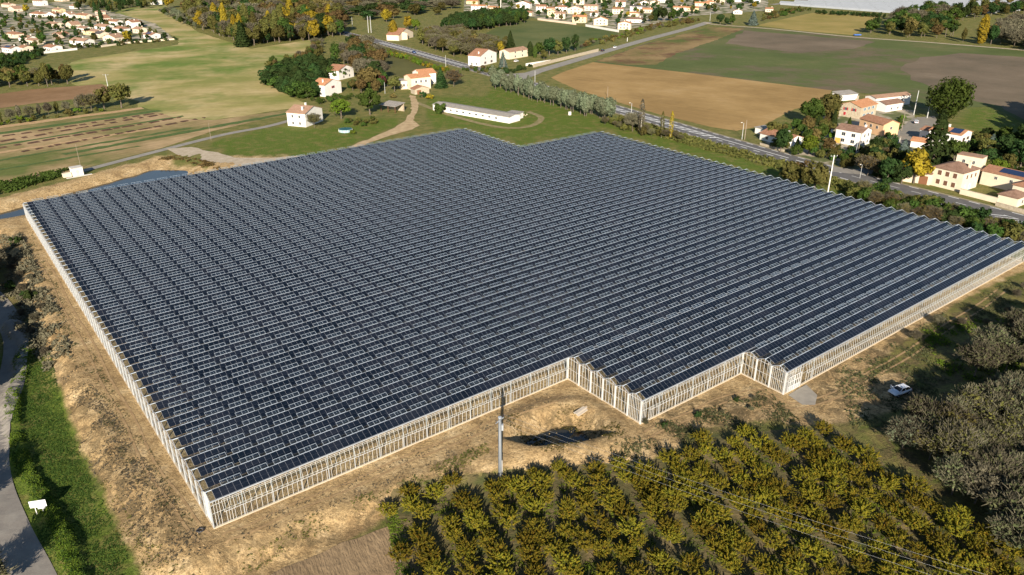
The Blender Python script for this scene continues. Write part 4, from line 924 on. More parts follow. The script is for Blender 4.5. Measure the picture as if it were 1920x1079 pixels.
def house(name, p, rot, L, D, h, roof, pitch, wm, rm, label, win=(), chim=(), door=None, over=.35, cat='house', group=None, z0=0.0, solar=None, parent=None):
    """p = foot of the middle of the front, rot = direction of the front from left to right, D = depth behind it"""
    root = parent or empty(name, (p[0], p[1], hz(p[0], p[1])-.05), rot, label=label, cat=cat, group=group)
    if parent: root = empty_part = bpy.data.objects.new('wing', None); link(root, parent); root.location = (p[0], p[1], z0); root.rotation_euler = (0, 0, rot)
    x0, x1 = -L/2, L/2; tp = math.tan(R(pitch)); mb = MB(); rb = MB(); th = .16
    def slab(a, b, c, d):                                   # roof plane as a slab, corners counter-clockwise from above
        q = [Vector(t) for t in (a, b, c, d)]; rb.hexa([t-Vector((0, 0, th)) for t in q]+q)
    if roof == 'gx':                                          # ridge along the front
        r = h+tp*D/2
        mb.face([(x0, 0, 0), (x1, 0, 0), (x1, 0, h), (x0, 0, h)]); mb.face([(x1, D, 0), (x0, D, 0), (x0, D, h), (x1, D, h)])
        mb.face([(x1, 0, 0), (x1, D, 0), (x1, D, h), (x1, D/2, r), (x1, 0, h)]); mb.face([(x0, D, 0), (x0, 0, 0), (x0, 0, h), (x0, D/2, r), (x0, D, h)])
        e = over; ze = h-tp*e+th; rr = r+th
        slab((x0-e, -e, ze), (x1+e, -e, ze), (x1+e, D/2, rr), (x0-e, D/2, rr)); slab((x0-e, D/2, rr), (x1+e, D/2, rr), (x1+e, D+e, ze), (x0-e, D+e, ze))
    elif roof == 'gy':                                        # gable towards the front
        r = h+tp*L/2
        mb.face([(x0, 0, 0), (x1, 0, 0), (x1, 0, h), (0, 0, r), (x0, 0, h)]); mb.face([(x1, D, 0), (x0, D, 0), (x0, D, h), (0, D, r), (x1, D, h)])
        mb.face([(x1, 0, 0), (x1, D, 0), (x1, D, h), (x1, 0, h)]); mb.face([(x0, D, 0), (x0, 0, 0), (x0, 0, h), (x0, D, h)])
        e = over; ze = h-tp*e+th; rr = r+th
        slab((x0-e, -e, ze), (0, -e, rr), (0, D+e, rr), (x0-e, D+e, ze)); slab((0, -e, rr), (x1+e, -e, ze), (x1+e, D+e, ze), (0, D+e, rr))
    elif roof == 'hip':
        mb.box(x0, x1, 0, D, 0, h); e = over; m_ = min(L, D)/2+e; rz_ = h+tp*m_; ze = h
        cx0, cx1, cy0, cy1 = x0-e, x1+e, -e, D+e
        if L >= D: r0, r1 = (cx0+m_, D/2, rz_), (cx1-m_, D/2, rz_)
        else: r0, r1 = (0, cy0+m_, rz_), (0, cy1-m_, rz_)
        A_, B_, C_, D_ = (cx0, cy0, ze), (cx1, cy0, ze), (cx1, cy1, ze), (cx0, cy1, ze)
        if L >= D: rb.face([A_, B_, r1, r0]); rb.face([B_, C_, r1]); rb.face([C_, D_, r0, r1]); rb.face([D_, A_, r0])
        else: rb.face([A_, B_, r0]); rb.face([B_, C_, r1, r0]); rb.face([C_, D_, r1]); rb.face([D_, A_, r0, r1])
        rb.box(cx0+.02, cx1-.02, cy0+.02, cy1-.02, ze-.18, ze-.005)
    elif roof == 'mono':                                      # lean-to, low at the front
        r = h+tp*D
        mb.face([(x0, 0, 0), (x1, 0, 0), (x1, 0, h), (x0, 0, h)]); mb.face([(x1, D, 0), (x0, D, 0), (x0, D, r), (x1, D, r)])
        mb.face([(x1, 0, 0), (x1, D, 0), (x1, D, r), (x1, 0, h)]); mb.face([(x0, D, 0), (x0, 0, 0), (x0, 0, h), (x0, D, r)])
        e = over; slab((x0-e, -e, h-tp*e+th), (x1+e, -e, h-tp*e+th), (x1+e, D+e, r+tp*e+th), (x0-e, D+e, r+tp*e+th))
    elif roof == 'flat':
        mb.box(x0, x1, 0, D, 0, h); rb.box(x0-over, x1+over, -over, D+over, h, h+.2)
    mb.build('wall', WL[wm], root); rf = rb.build('roof', RF[rm], root)
    for cx, cy in chim:
        c = MB(); zt = h+tp*min(L, D)/2+.9; c.box(cx*L-.35, cx*L+.35, cy*D-.3, cy*D+.3, h, zt); c.box(cx*L-.42, cx*L+.42, cy*D-.37, cy*D+.37, zt, zt+.14)
        c.build('chimney', WL[wm] if not parent else WL[wm], rf if not parent else root)
    for wspec in win: add_windows(root, wspec[0], L, D, *wspec[1:])
    if door:
        side, t, dw, dh, dm = door; c = MB(); c.box(-dw/2, dw/2, -.07, .02, 0, dh); me = c.mesh('door', [SH[dm]])
        if side == 'front': inst('door', me, root, ((t-.5)*L, 0, .05))
        elif side == 'right': inst('door', me, root, (L/2, t*D, .05), math.pi/2)
        else: inst('door', me, root, (-L/2, t*D, .05), -math.pi/2)
    if solar:
        sx0, sx1, t0, t1 = solar; c = MB(); e = .12+th
        if roof == 'gx': c.hexa([Vector((sx*L, t*D, h+tp*t*D+e+dz)) for dz in (0, .06) for sx, t in ((sx0, t0), (sx1, t0), (sx1, t1), (sx0, t1))])
        elif roof == 'mono': c.hexa([Vector((sx*L, t*D, h+tp*t*D+e+dz)) for dz in (0, .06) for sx, t in ((sx0, t0), (sx1, t0), (sx1, t1), (sx0, t1))])
        else: c.hexa([Vector((sx*L, t*D, h+tp*(L/2-abs(sx*L))+e+dz)) for dz in (0, .06) for sx, t in ((sx0, t0), (sx1, t0), (sx1, t1), (sx0, t1))])
        c.build('roof_solar_panel', mat('roof_solar', (.02, .035, .085), 1, 2, .2, spec=.5) if 'roof_solar' not in bpy.data.materials else bpy.data.materials['roof_solar'], rf if not parent else root)
    return root
def house_px(name, a, b, D, h, *args, **k):
    """front from photo position a (left foot) to b (right foot)"""
    A, B_ = G0(*a), G0(*b); d = B_-A; return house(name, (A+B_)/2, math.atan2(d[1], d[0]), float(np.hypot(*d)), D, h, *args, **k)
Z1, Z2 = (.9,), (.9, 3.6)
# hamlet on the right
house_px('white_house', (1564, 267), (1612, 276), 8.5, 5.8, 'gx', 19, 'white', 'brown', 'two storey white house with mottled brown roof beside the orange house', [('front', 2, (.9, 3.5), 1.5, 1.3, None), ('right', 2, Z2, 1.0, 1.2, None)], [(.42, .5)], ('front', .12, 2.2, 2.1, 'yellow'))
house_px('orange_house', (1609, 244), (1653, 257), 8.5, 5.2, 'gx', 20, 'orange', 'terracotta', 'apricot coloured house with red brown roof behind the white house', [('front', 3, (2.9,), 1.0, 1.1, None), ('right', 1, (2.9,), 1, 1.1, None)])
house_px('stone_house', (1571, 217), (1611, 224), 15, 5.4, 'gy', 19, 'stone', 'orange', 'stone house with red shutters and orange tiled roof', [('front', 2, (3.2,), 1.1, 1.3, 'red'), ('front', 1, (.9,), 1.1, 1.4, 'red', True, (.1, .5)), ('right', 3, Z2, 1, 1.2, 'blue')], [(.0, .3), (-.3, .8)])
house_px('farm_hall', (1640, 203), (1705, 196), 7, 4.8, 'gx', 14, 'white', 'pale', 'long white hall at the back of the hamlet beside the great tree', [('front', 3, (2.6,), .9, .9, None)])
house_px('farm_annex', (1660, 211), (1692, 206), 8, 3.6, 'gx', 17, 'white', 'brown', 'low white annex with brown roof before the long white hall', [('front', 2, Z1, 1, 1.1, None)])
house_px('shed', (1575, 190), (1607, 187), 6, 3.0, 'mono', 8, 'white', 'grey', 'white flat shed at the field edge behind the stone house')
house_px('villa', (1737, 272), (1796, 283), 10, 6.2, 'gx', 14, 'white', 'orange', 'white villa with blue solar panels on its orange roof', [('front', 3, (3.6,), 1.3, 1.2, None), ('right', 2, Z2, 1.1, 1.2, 'brown')], [(-.1, .6)], solar=(.10, .42, .06, .46))
house_px('villa_wing', (1722, 262), (1748, 268), 7, 4.4, 'gx', 16, 'white', 'terracotta', 'lower white wing left of the villa behind the tall conifer', [('front', 2, Z1, 1, 1.1, None)])
house_px('garage', (1706, 276), (1734, 280), 6, 2.7, 'gx', 18, 'white', 'orange', 'small garage with bright orange roof left of the tall conifer')
house_px('farmhouse', (1743, 347), (1799, 361), 10.5, 6.6, 'hip', 21, 'cream', 'brown', 'large cream farmhouse with hipped roof and brown shutters at the road', [('front', 3, (1.2, 4.3), 1.15, 1.5, 'brown', True), ('right', 3, (4.2,), .8, 1.3, 'brown', True), ('right', 1, (1.0,), 1, 1.2, 'blue', True, (.1, .4))], [(.36, .55)], ('right', .55, 1.2, 2.2, 'blue'))
house_px('farm_barn', (1709, 342), (1742, 348), 8, 3.9, 'gx', 17, 'cream', 'brown', 'cream barn with arched wooden gate left of the hipped farmhouse', [], [], ('front', .62, 2.7, 2.9, 'wood'))
house_px('farm_wing', (1836, 345), (1950, 372), 9, 4.8, 'gx', 16, 'cream', 'terracotta', 'long farm wing with two dark solar panels right of the hipped farmhouse', [('front', 3, (2.8,), .9, .9, None)], solar=(-.25, .28, .10, .42))
house_px('farm_pavilion', (1868, 381), (1905, 390), 7, 3.2, 'hip', 24, 'cream', 'brown', 'small cream pavilion with hipped roof by the road right of the farmhouse', [('right', 1, Z1, .9, 1.1, None)])
house_px('farm_tower', (1893, 372), (1925, 380), 8, 4.8, 'hip', 22, 'cream', 'terracotta', 'taller cream house with hipped roof at the right edge behind the pavilion', [('right', 1, Z2, .9, 1.1, 'brown', True)])
house_px('roadside_house', (1424, 262), (1478, 277), 9, 2.9, 'gx', 18, 'white', 'terracotta', 'low house with red brown roof half hidden by bushes near the two lamp posts', [('front', 3, Z1, 1.2, 1.2, None)], [(.2, .5)])
house_px('carport', (1415, 250), (1432, 254), 6, 2.6, 'flat', 0, 'white', 'grey', 'white carport at the left end of the low roadside house')
house_px('garden_shed', (1519, 251), (1548, 257), 5, 2.6, 'gx', 16, 'white', 'brown', 'small brown roofed garden house between the roadside house and the white house', [('front', 1, Z1, 1, 1, None)])
# middle of the picture
house_px('white_cottage', (574, 239), (606, 227), 9.5, 6.0, 'gy', 17, 'white', 'pale', 'two storey white cottage with pale roof beside the round pool', [('left', 2, (.9, 3.9), .9, 1.2, None), ('front', 1, (3.8,), 1.0, 1.2, None), ('front', 1, Z1, 1.2, 1.6, 'brown')], [(-.3, .3), (.3, .7)])
house_px('gable_house', (610, 182), (641, 174), 8.5, 6.0, 'gy', 18, 'white', 'orange', 'white house with orange roof in front of the dark cypress grove', [('front', 1, (3.6,), 1.1, 1.2, 'red'), ('left', 2, Z2, 1, 1.2, None)], [(-.3, .35)])
house_px('hill_house', (636, 151), (664, 144), 9, 5.6, 'gy', 17, 'white', 'terracotta', 'white house with brown roof behind the dark cypress grove', [('front', 2, Z2, 1, 1.2, None)])
house_px('farmstead', (772, 170), (808, 166), 9, 6.6, 'gx', 18, 'cream', 'orange', 'farmstead with bright orange roofs at the head of the dirt track', [('front', 3, (3.8,), 1, 1.3, 'white')], [(.0, .5)])
house_px('farmstead_porch', (778, 178), (805, 175), 5, 2.8, 'gy', 18, 'stone', 'terracotta', 'low stone porch in front of the orange roofed farmstead', [], [], ('front', .3, 2.4, 2.2, 'wood'))
house_px('farmstead_barn', (752, 168), (771, 167), 7, 4.6, 'flat', 0, 'cream', 'grey', 'roofless cream barn left of the orange roofed farmstead', [('front', 2, (1.5,), 1, 1.4, None)])
house_px('farmstead_loft', (788, 160), (818, 157), 10, 6.2, 'gx', 20, 'white', 'orange', 'rear range of the farmstead with long orange roof')
house_px('poultry_shed', (812, 207), (955, 232), 8, 2.9, 'gx', 9, 'white', 'grey', 'long low white shed with grey corrugated roof beyond the greenhouse', [('front', 9, (1.2,), 1.2, .7, None)])
house_px('shed_end', (955, 231), (981, 221), 6, 2.7, 'flat', 0, 'white', 'grey', 'flat white annex at the right end of the long shed')
# open barn on posts
bp = G0(728, 211); brr = dirpx((716, 208), (742, 212))
br = empty('open_barn', (bp[0], bp[1], 0), brr, label='open barn with grey roof on posts beside the big dark tree', cat='barn')
for px_ in (-4.5, 0, 4.5):
    for py_ in (0, 6): c = MB(); c.box(px_-.12, px_+.12, py_-.12, py_+.12, 0, 3.2+.12*py_); c.build('post', SH['brown'], br)
c = MB(); c.hexa([(-5.2, -.6, 3.15), (5.2, -.6, 3.15), (5.2, 6.8, 4.0), (-5.2, 6.8, 4.0), (-5.2, -.6, 3.3), (5.2, -.6, 3.3), (5.2, 6.8, 4.15), (-5.2, 6.8, 4.15)]); c.build('roof', RF['grey'], br)
c = MB(); c.box(-5, 5, 5.9, 6.05, 0, 3.7); c.build('back_wall', WL['stone'], br)
house_px('road_house', (900, 125), (931, 117), 9, 6.4, 'gy', 17, 'white', 'terracotta', 'white two storey house beside the main road with the blue cedar', [('front', 2, (3.8,), 1, 1.3, None), ('front', 2, Z1, 1.2, 1.4, 'brown'), ('left', 2, Z1, 1, 1.2, None)], [(-.35, .3)])
house_px('junction_house', (955, 112), (990, 106), 9, 5.0, 'gx', 18, 'cream', 'pale', 'beige house by the road junction behind the blue cedar', [('front', 2, Z2, 1.2, 1.2, None)])
house_px('roadside_villa', (729, 72), (748, 76), 8, 5.2, 'gx', 18, 'cream', 'terracotta', 'cream villa beside the main road left of the yellow poplar', [('front', 2, Z2, 1, 1.3, 'white')], [(-.3, .5)])
house_px('roadside_barn', (748, 77), (775, 70), 11, 4.4, 'gy', 17, 'cream', 'terracotta', 'cream barn beside the main road right of the yellow poplar', [('front', 1, Z1, 1.4, 1.2, None)])
# boundary walls
def wall_px(a, b, h, wm, label, th=.3, name='garden_wall'):
    A, B_ = G0(*a), G0(*b); d = B_-A; L = float(np.hypot(*d)); r = empty(name, (*((A+B_)/2), 0), math.atan2(d[1], d[0]), label=label, cat='wall')
    c = MB(); c.box(-L/2, L/2, -th/2, th/2, -.1, h); c.build('wall', WL[wm], r); c = MB(); c.box(-L/2-.05, L/2+.05, -th/2-.05, th/2+.05, h, h+.09); c.build('coping', WL['stone'], r); return r
wall_px((1000, 127), (1122, 97), 2.0, 'stone', 'long stone wall along the side road near the junction')
wall_px((986, 124), (1032, 117), 1.6, 'white', 'low white wall at the bend of the side road')
wall_px((1799, 364), (1870, 382), 1.8, 'cream', 'cream roadside wall right of the hipped farmhouse')
wall_px((1866, 386), (1930, 404), 1.2, 'stone', 'stone roadside wall below the small pavilion')
wall_px((1692, 340), (1709, 343), 2.6, 'cream', 'crumbling cream wall left of the arched gate')
house_px('rear_house', (1785, 331), (1832, 340), 5, 8.0, 'flat', 0, 'cream', 'pale', 'cream block rising behind the hipped farmhouse roof', [('front', 2, (5.6,), .9, 1.1, None)], over=.05)
wall_px((1425, 272), (1470, 285), .8, 'stone', 'low garden wall along the road before the roadside house')
wall_px((83, 101), (145, 94), 1.5, 'white', 'white wall below the left estate at the meadow edge')
wall_px((190, 89), (240, 82), 1.3, 'cream', 'cream wall at the foot of the left estate')
wall_px((240, 82), (328, 75), 1.2, 'cream', 'cream wall running to the corner of the left estate')
wall_px((1008, 38), (1080, 47), 1.8, 'pink', 'pink wall above the pasture, left stretch')
wall_px((1098, 50), (1160, 61), 2.0, 'white', 'white wall above the pasture, right stretch')
wall_px((1675, 284), (1688, 262), 1.2, 'white', 'white wall along the shaded hamlet lane')
# estates
COLN = dict(white='white', cream='cream', pink='pinkish', yellow='yellow', orange='apricot', pale='pale', terracotta='terracotta', brown='brown', dark='dark')
ORD = ['first', 'second', 'third', 'fourth', 'fifth', 'sixth', 'seventh', 'eighth', 'ninth', 'tenth', 'eleventh', 'twelfth', 'thirteenth', 'fourteenth', 'fifteenth']
def estate(rows_, where, base_rot):
    rr = random.Random(hash(where) % 7 if False else len(where))
    for row, hs in rows_:
        for k, (u, v, wpx, wm, rm, fl) in enumerate(sorted(hs)):
            L = min(wpx/pxm(v), 17); D = rr.uniform(7.5, 9.5); p = G0(u, v); rot = base_rot+rr.choice((0, 0, 0, .5*math.pi))*0+rr.uniform(-.12, .12)
            rt = rr.choice(('gx', 'gx', 'gy', 'hip')); h = 5.4 if fl == 2 else 3.3
            lab = f'{COLN[wm]} house with {COLN[rm] if rm!="orange" else "orange"} roof, {ORD[k] if k < 15 else "last"} from left, {row} of the {where}'
            house('estate_house', p, rot, L, D, h, rt, rr.uniform(15, 20), wm, rm, lab, [('front', 3, (.9, 3.6) if fl == 2 else (.9,), 1.2, 1.3, None), ('right', 1, (.9,), 1, 1.2, None), ('left', 1, (.9,), 1, 1.2, None)], [(rr.uniform(-.35, .35), .6)], group=f'houses of the {where}', solar=(-.35, .2, .1, .42) if (fl == 3) else None)
estate([('back row', [(10, 14, 26, 'pink', 'pale', 1), (22, 22, 28, 'pink', 'pale', 1), (70, 11, 26, 'white', 'pale', 2), (110, 3, 28, 'pink', 'pale', 1), (134, 17, 14, 'white', 'pale', 1), (288, 9, 20, 'white', 'dark', 2), (65, 32, 30, 'white', 'terracotta', 1), (95, 32, 20, 'white', 'terracotta', 1), (104, 24, 20, 'yellow', 'pale', 1), (124, 33, 26, 'white', 'pale', 1), (152, 35, 32, 'cream', 'terracotta', 1), (182, 28, 14, 'pink', 'pale', 1)]),
        ('middle row', [(185, 40, 28, 'pink', 'terracotta', 1), (209, 47, 28, 'white', 'terracotta', 1), (95, 52, 28, 'cream', 'pale', 1), (130, 53, 26, 'cream', 'pale', 1), (152, 60, 30, 'white', 'pale', 1), (168, 66, 36, 'yellow', 'pale', 1), (188, 57, 30, 'white', 'pale', 1), (220, 61, 26, 'white', 'terracotta', 1), (243, 53, 22, 'white', 'terracotta', 2), (255, 62, 20, 'cream', 'pale', 1)]),
        ('front row', [(277, 73, 24, 'white', 'terracotta', 3), (205, 78, 34, 'cream', 'pale', 1), (182, 71, 18, 'cream', 'dark', 1), (106, 72, 20, 'pink', 'terracotta', 1), (20, 71, 34, 'cream', 'terracotta', 1), (44, 79, 28, 'white', 'pale', 1), (58, 84, 28, 'cream', 'pale', 1), (13, 99, 30, 'white', 'brown', 3), (39, 98, 17, 'cream', 'terracotta', 1), (90, 97, 27, 'white', 'terracotta', 1), (145, 85, 40, 'white', 'pale', 1)])], 'left estate', R(-32))
estate([('upper rows', [(1007, 7, 18, 'white', 'pale', 2), (1085, 9, 20, 'cream', 'pale', 2), (1163, 13, 18, 'white', 'terracotta', 2), (1208, 10, 16, 'white', 'pale', 1), (1227, 9, 16, 'pink', 'pale', 1), (1240, 5, 14, 'white', 'pale', 2), (1316, 12, 28, 'cream', 'orange', 1), (1330, 9, 16, 'pink', 'orange', 1), (1346, 5, 24, 'pink', 'pale', 1), (1377, 4, 26, 'white', 'pale', 1), (1412, 5, 28, 'white', 'pale', 1), (1060, 5, 18, 'pink', 'terracotta', 1), (1135, 5, 18, 'cream', 'pale', 1), (885, 8, 22, 'yellow', 'orange', 1)]),
        ('middle rows', [(896, 21, 28, 'white', 'orange', 2), (922, 20, 24, 'cream', 'orange', 1), (980, 16, 32, 'white', 'terracotta', 2), (1014, 22, 18, 'white', 'terracotta', 2), (1030, 22, 20, 'cream', 'terracotta', 1), (1052, 23, 22, 'white', 'terracotta', 2), (1078, 26, 32, 'pink', 'pale', 2), (1107, 21, 26, 'pink', 'pale', 2), (1158, 27, 20, 'cream', 'terracotta', 2), (1192, 22, 22, 'white', 'dark', 2), (1213, 24, 18, 'pink', 'orange', 1), (1186, 31, 22, 'cream', 'orange', 1), (1274, 24, 24, 'cream', 'orange', 2), (1297, 21, 24, 'yellow', 'orange', 1), (1383, 27, 16, 'white', 'pale', 1)]),
        ('front row', [(957, 30, 19, 'cream', 'terracotta', 1), (984, 30, 26, 'cream', 'terracotta', 1), (1035, 32, 18, 'yellow', 'pale', 2), (1049, 36, 20, 'pink', 'pale', 2), (1086, 43, 26, 'yellow', 'orange', 2), (1113, 31, 14, 'white', 'pale', 1), (1126, 48, 26, 'cream', 'orange', 2), (1190, 43, 32, 'white', 'brown', 1), (1170, 56, 24, 'cream', 'orange', 2), (1442, 23, 14, 'cream', 'terracotta', 1)])], 'far village', R(-14))

# ------------------------------------------------------------------ trees and hedges of the plain
wood('forest_tree', [(368, 52), (455, 87), (520, 81), (590, 75), (645, 66), (655, 40), (560, 18), (430, 8), (335, 6)], 15.5, [('tall', 'olive', 4), ('tall', 'gold', .6), ('brush', 'twig', 1.8), ('tall', 'dark', 1.4), ('round', 'rust', 1.4), ('poplar', 'gold', .6), ('tall', 'green', 1.3), ('poplar', 'olive', 1)], (14, 20), 'mixed autumn tree in the wood above the big meadow', 'trees of the autumn wood above the meadow', 21, 1.35)
wood('forest_tree', [(362, 46), (455, 88), (520, 82), (590, 76), (645, 67), (640, 60), (585, 68), (460, 78), (372, 44)], 8.5, [('tall', 'olive', 3), ('round', 'olive', 1), ('tall', 'gold', .6), ('brush', 'twig', 1.4), ('tall', 'dark', 1), ('tall', 'green', 1), ('poplar', 'olive', .6)], (10, 15), 'mixed autumn tree on the edge of the wood above the big meadow', 'trees on the edge of the autumn wood', 121, 1.1)
wood('forest_tree', [(660, 45), (760, 36), (850, 26), (880, -12), (560, -15), (470, -6), (560, 16)], 27, [('brush', 'twig', 3), ('round', 'rust', 1.2), ('tall', 'olive', 1.2), ('round', 'dark', 1)], (9, 13), 'brownish half bare tree in the far wood at the top', 'brown trees of the far wood', 22, 2.0)
T('gold_tree', 'round', 'gold', 381, 57, 17, 'golden round tree at the left end of the autumn wood', v=0)
T('conifer', 'conifer', 'dark', 455, 88, 19, 'big dark conifer at the meadow edge of the wood', v=0, wide=1.3)
T('poplar', 'poplar', 'gold', 424, 66, 26, 'tall yellow poplar left of the big dark conifer', v=0)
T('poplar', 'poplar', 'gold', 619, 50, 20, 'bright orange yellow poplar in the wood near the road', v=1, wide=1.6)
T('birch', 'tall', 'gold', 545, 74, 14, 'pale yellow birch at the front of the wood', v=1)
T('bare_tree', 'brush', 'twig', 512, 77, 14, 'bare tree with pale trunks at the front of the wood', leafy=.1)
T('round_tree', 'round', 'gold', 590, 76, 16, 'round yellow green tree at the corner of the big meadow', v=2)
wood('cypress', [(497, 158), (525, 135), (590, 122), (632, 128), (628, 150), (602, 156), (590, 188), (545, 182)], 6.0, [('cypress', 'dark', 3), ('hedge', 'dark', 1), ('hedge', 'green', .6)], (6.5, 9), 'dark green cypress in the grove behind the white gable house', 'cypresses of the dark grove', 23, 1.9)
T('gold_tree', 'round', 'gold', 527, 154, 6, 'small golden tree in front of the dark cypress grove', v=1)
wood('grove_tree', [(640, 115), (660, 90), (690, 90), (715, 120), (720, 150), (700, 165), (668, 140), (650, 130)], 8, [('brush', 'twig', 1), ('round', 'rust', 1), ('round', 'dark', .7), ('tall', 'olive', .8)], (9, 13), 'autumn tree in the copse between white houses and rough meadow', 'trees of the copse by the rough meadow', 24)
T('lime_tree', 'round', 'lime', 640, 223, 9.5, 'bright yellow green tree between the white cottage and the open barn', v=1, wide=1.35)
T('dark_tree', 'round', 'green', 694, 216, 13, 'big dark green tree beside the open barn', v=2, wide=1.0)
T('copse_tree', 'round', 'rust', 693, 168, 13, 'large russet tree behind the white gable house', v=0, wide=1.2)
T('copse_tree', 'tall', 'green', 630, 120, 14, 'green tree rising behind the cypress grove', v=0)
T('copse_tree', 'round', 'plum', 715, 166, 8, 'purple leaved tree near the farm gate', v=0)
T('yard_tree', 'round', 'olive', 740, 172, 8.5, 'round olive green tree at the farm gate', v=1)
T('yard_tree', 'conifer', 'dark', 827, 165, 11, 'dark pine right of the orange roofed farmstead', v=1, wide=1.3)
T('yard_tree', 'brush', 'rust', 851, 163, 10, 'half bare tree right of the dark pine by the farmstead')
T('yard_bush', 'bush', 'gold', 806, 186, 2.6, 'bright yellow bush before the farmstead porch', 'bush', v=0, wide=1.3)
T('yard_bush', 'bush', 'dark', 792, 183, 3.2, 'dark round bush left of the yellow bush', 'bush', v=0)
T('yard_bush', 'bush', 'rust', 738, 184, 3, 'rusty red bush beside the farm gate', 'bush', v=0)
T('yard_bush', 'bush', 'green', 826, 213, 5.5, 'round green bush at the left end of the long shed', 'bush', v=1)
T('yard_bush', 'brush', 'olive', 590, 240, 7, 'thin shrub before the white cottage wall', 'bush')
T('yard_bush', 'bush', 'lime', 662, 252, 2.2, 'yellow green bush right of the round pool', 'bush', v=0)
T('yard_bush', 'bush', 'green', 628, 182, 2.4, 'clipped green bush before the white gable house', 'bush', v=2)
wood('garden_hedge', [(575, 190), (660, 180), (672, 186), (600, 196)], 4, [('hedge', 'green', 1)], (2, 2.8), 'low hedge bush along the garden of the white gable house', 'hedge bushes of the gable house', 25)
wood('garden_hedge', [(640, 232), (668, 226), (700, 222), (712, 232), (690, 240), (665, 238)], 4, [('bush', 'green', 1), ('bush', 'olive', .7)], (1.6, 2.8), 'garden bush between the round pool and the open barn', 'garden bushes near the pool', 26)
wood('road_hedge', [(685, 90), (700, 88), (760, 108), (830, 131), (870, 142), (862, 146), (800, 128), (740, 108)], 3.6, [('hedge', 'lime', 2), ('hedge', 'olive', 1), ('hedge', 'gold', .6)], (2.4, 3.6), 'yellowish hedge bush along the left side of the main road', 'hedge bushes left of the main road', 27)
wood('roadside_tree', [(780, 82), (795, 72), (860, 66), (895, 85), (905, 108), (880, 116), (830, 100)], 8, [('brush', 'olive', 2), ('round', 'olive', 1.4), ('brush', 'twig', 1), ('round', 'rust', .6)], (8, 12), 'olive brown tree in the scrub right of the main road', 'scrub trees right of the main road', 28)
T('poplar', 'poplar', 'gold', 738, 74, 15, 'yellow poplar standing before the roadside villa', v=2, wide=2.2)
T('roadside_tree', 'round', 'gold', 765, 56, 12, 'golden tree behind the roadside barn', v=2)
T('roadside_tree', 'round', 'lime', 780, 58, 11, 'fresh green tree behind the roadside barn', v=0)
T('roadside_tree', 'tall', 'gold', 725, 42, 13, 'broad golden tree in the wood above the roadside villa', v=2, wide=1.5)
wood('dark_hedge', [(828, 60), (850, 44), (910, 36), (985, 34), (985, 46), (900, 58), (845, 66)], 7, [('round', 'dark', 3), ('tall', 'green', 1)], (9, 12), 'dark evergreen in the tall belt left of the pasture', 'dark belt of evergreens left of the pasture', 29)
wood('bank_tree', [(870, 100), (900, 82), (950, 85), (958, 96), (905, 112)], 8, [('brush', 'olive', 1), ('round', 'olive', .8)], (6, 9), 'loose olive tree behind the road house', 'olive trees behind the road house', 30)
T('cedar', 'conifer', 'blue', 943, 131, 11, 'blue grey cedar right of the white road house', v=0, wide=1.1)
T('cedar', 'conifer', 'dark', 957, 92, 13, 'dark cedar standing alone in the pasture', v=2, wide=1.2)
T('garden_tree', 'tall', 'gold', 939, 104, 10, 'yellow green garden tree behind the road house', v=0)
T('garden_tree', 'cypress', 'dark', 994, 106, 10, 'slim dark cypress by the junction house', v=0)
for k, (u, v, l, h, kd) in enumerate([(1012, 103, 'green', 9, 'round'), (1030, 104, 'dark', 12, 'round'), (1046, 104, 'olive', 11, 'round'), (1062, 100, 'dark', 13, 'tall'), (1078, 97, 'dark', 13, 'tall'), (1020, 112, 'olive', 7, 'round'), (1003, 108, 'green', 8, 'cypress')]):
    T('clump_tree', kd, l, u, v, h, ['green round tree left in the clump above the stone wall', 'dark round tree in the clump above the stone wall', 'olive tree in the middle of the clump above the stone wall', 'tall dark tree in the clump above the stone wall', 'rightmost tall dark tree of the clump above the stone wall', 'low olive tree in front of the clump above the stone wall', 'dark cypress at the left edge of the clump'][k], v=k % 3)
wood('pasture_bush', [(900, 128), (950, 135), (1000, 124), (990, 130), (950, 142), (915, 138)], 5, [('bush', 'dark', 1), ('bush', 'rust', .5), ('bush', 'green', .7)], (2, 3.4), 'garden bush between road house and junction', 'garden bushes at the junction', 31)
# silver trees between the greenhouse meadow and the main road
for k in range(46):
    t = (k+.5)/46; u = 925+t*222+random.uniform(-4, 4); v = 160+t*64+random.uniform(-4, 6)
    T('silver_tree', 'tall', 'silver', u, v+3, random.uniform(8.5, 11.5), 'silvery green tree in the dense row hiding the main road', group='silvery trees in the row along the road')
wood('row_bush', [(1140, 226), (1180, 236), (1235, 252), (1285, 264), (1280, 270), (1200, 255), (1130, 236)], 4, [('brush', 'olive', 1), ('hedge', 'olive', 1)], (2.4, 4.4), 'roadside bush between the silver row and the poplars', 'roadside bushes right of the silver row', 32)
T('bare_poplar', 'brush', 'twig', 1186, 247, 9, 'bare bushy tree at the right end of the silver row', leafy=.1)
T('poplar', 'thin', 'twig', 1201, 252, 15, 'tall leafless poplar by the hatched road', v=0)
T('poplar', 'thin', 'olive', 1240, 258, 11, 'olive yellow poplar in the middle of the three by the road', v=1)
T('poplar', 'thin', 'gold', 1257, 260, 11.5, 'yellow poplar, right one of the three by the road', v=2)
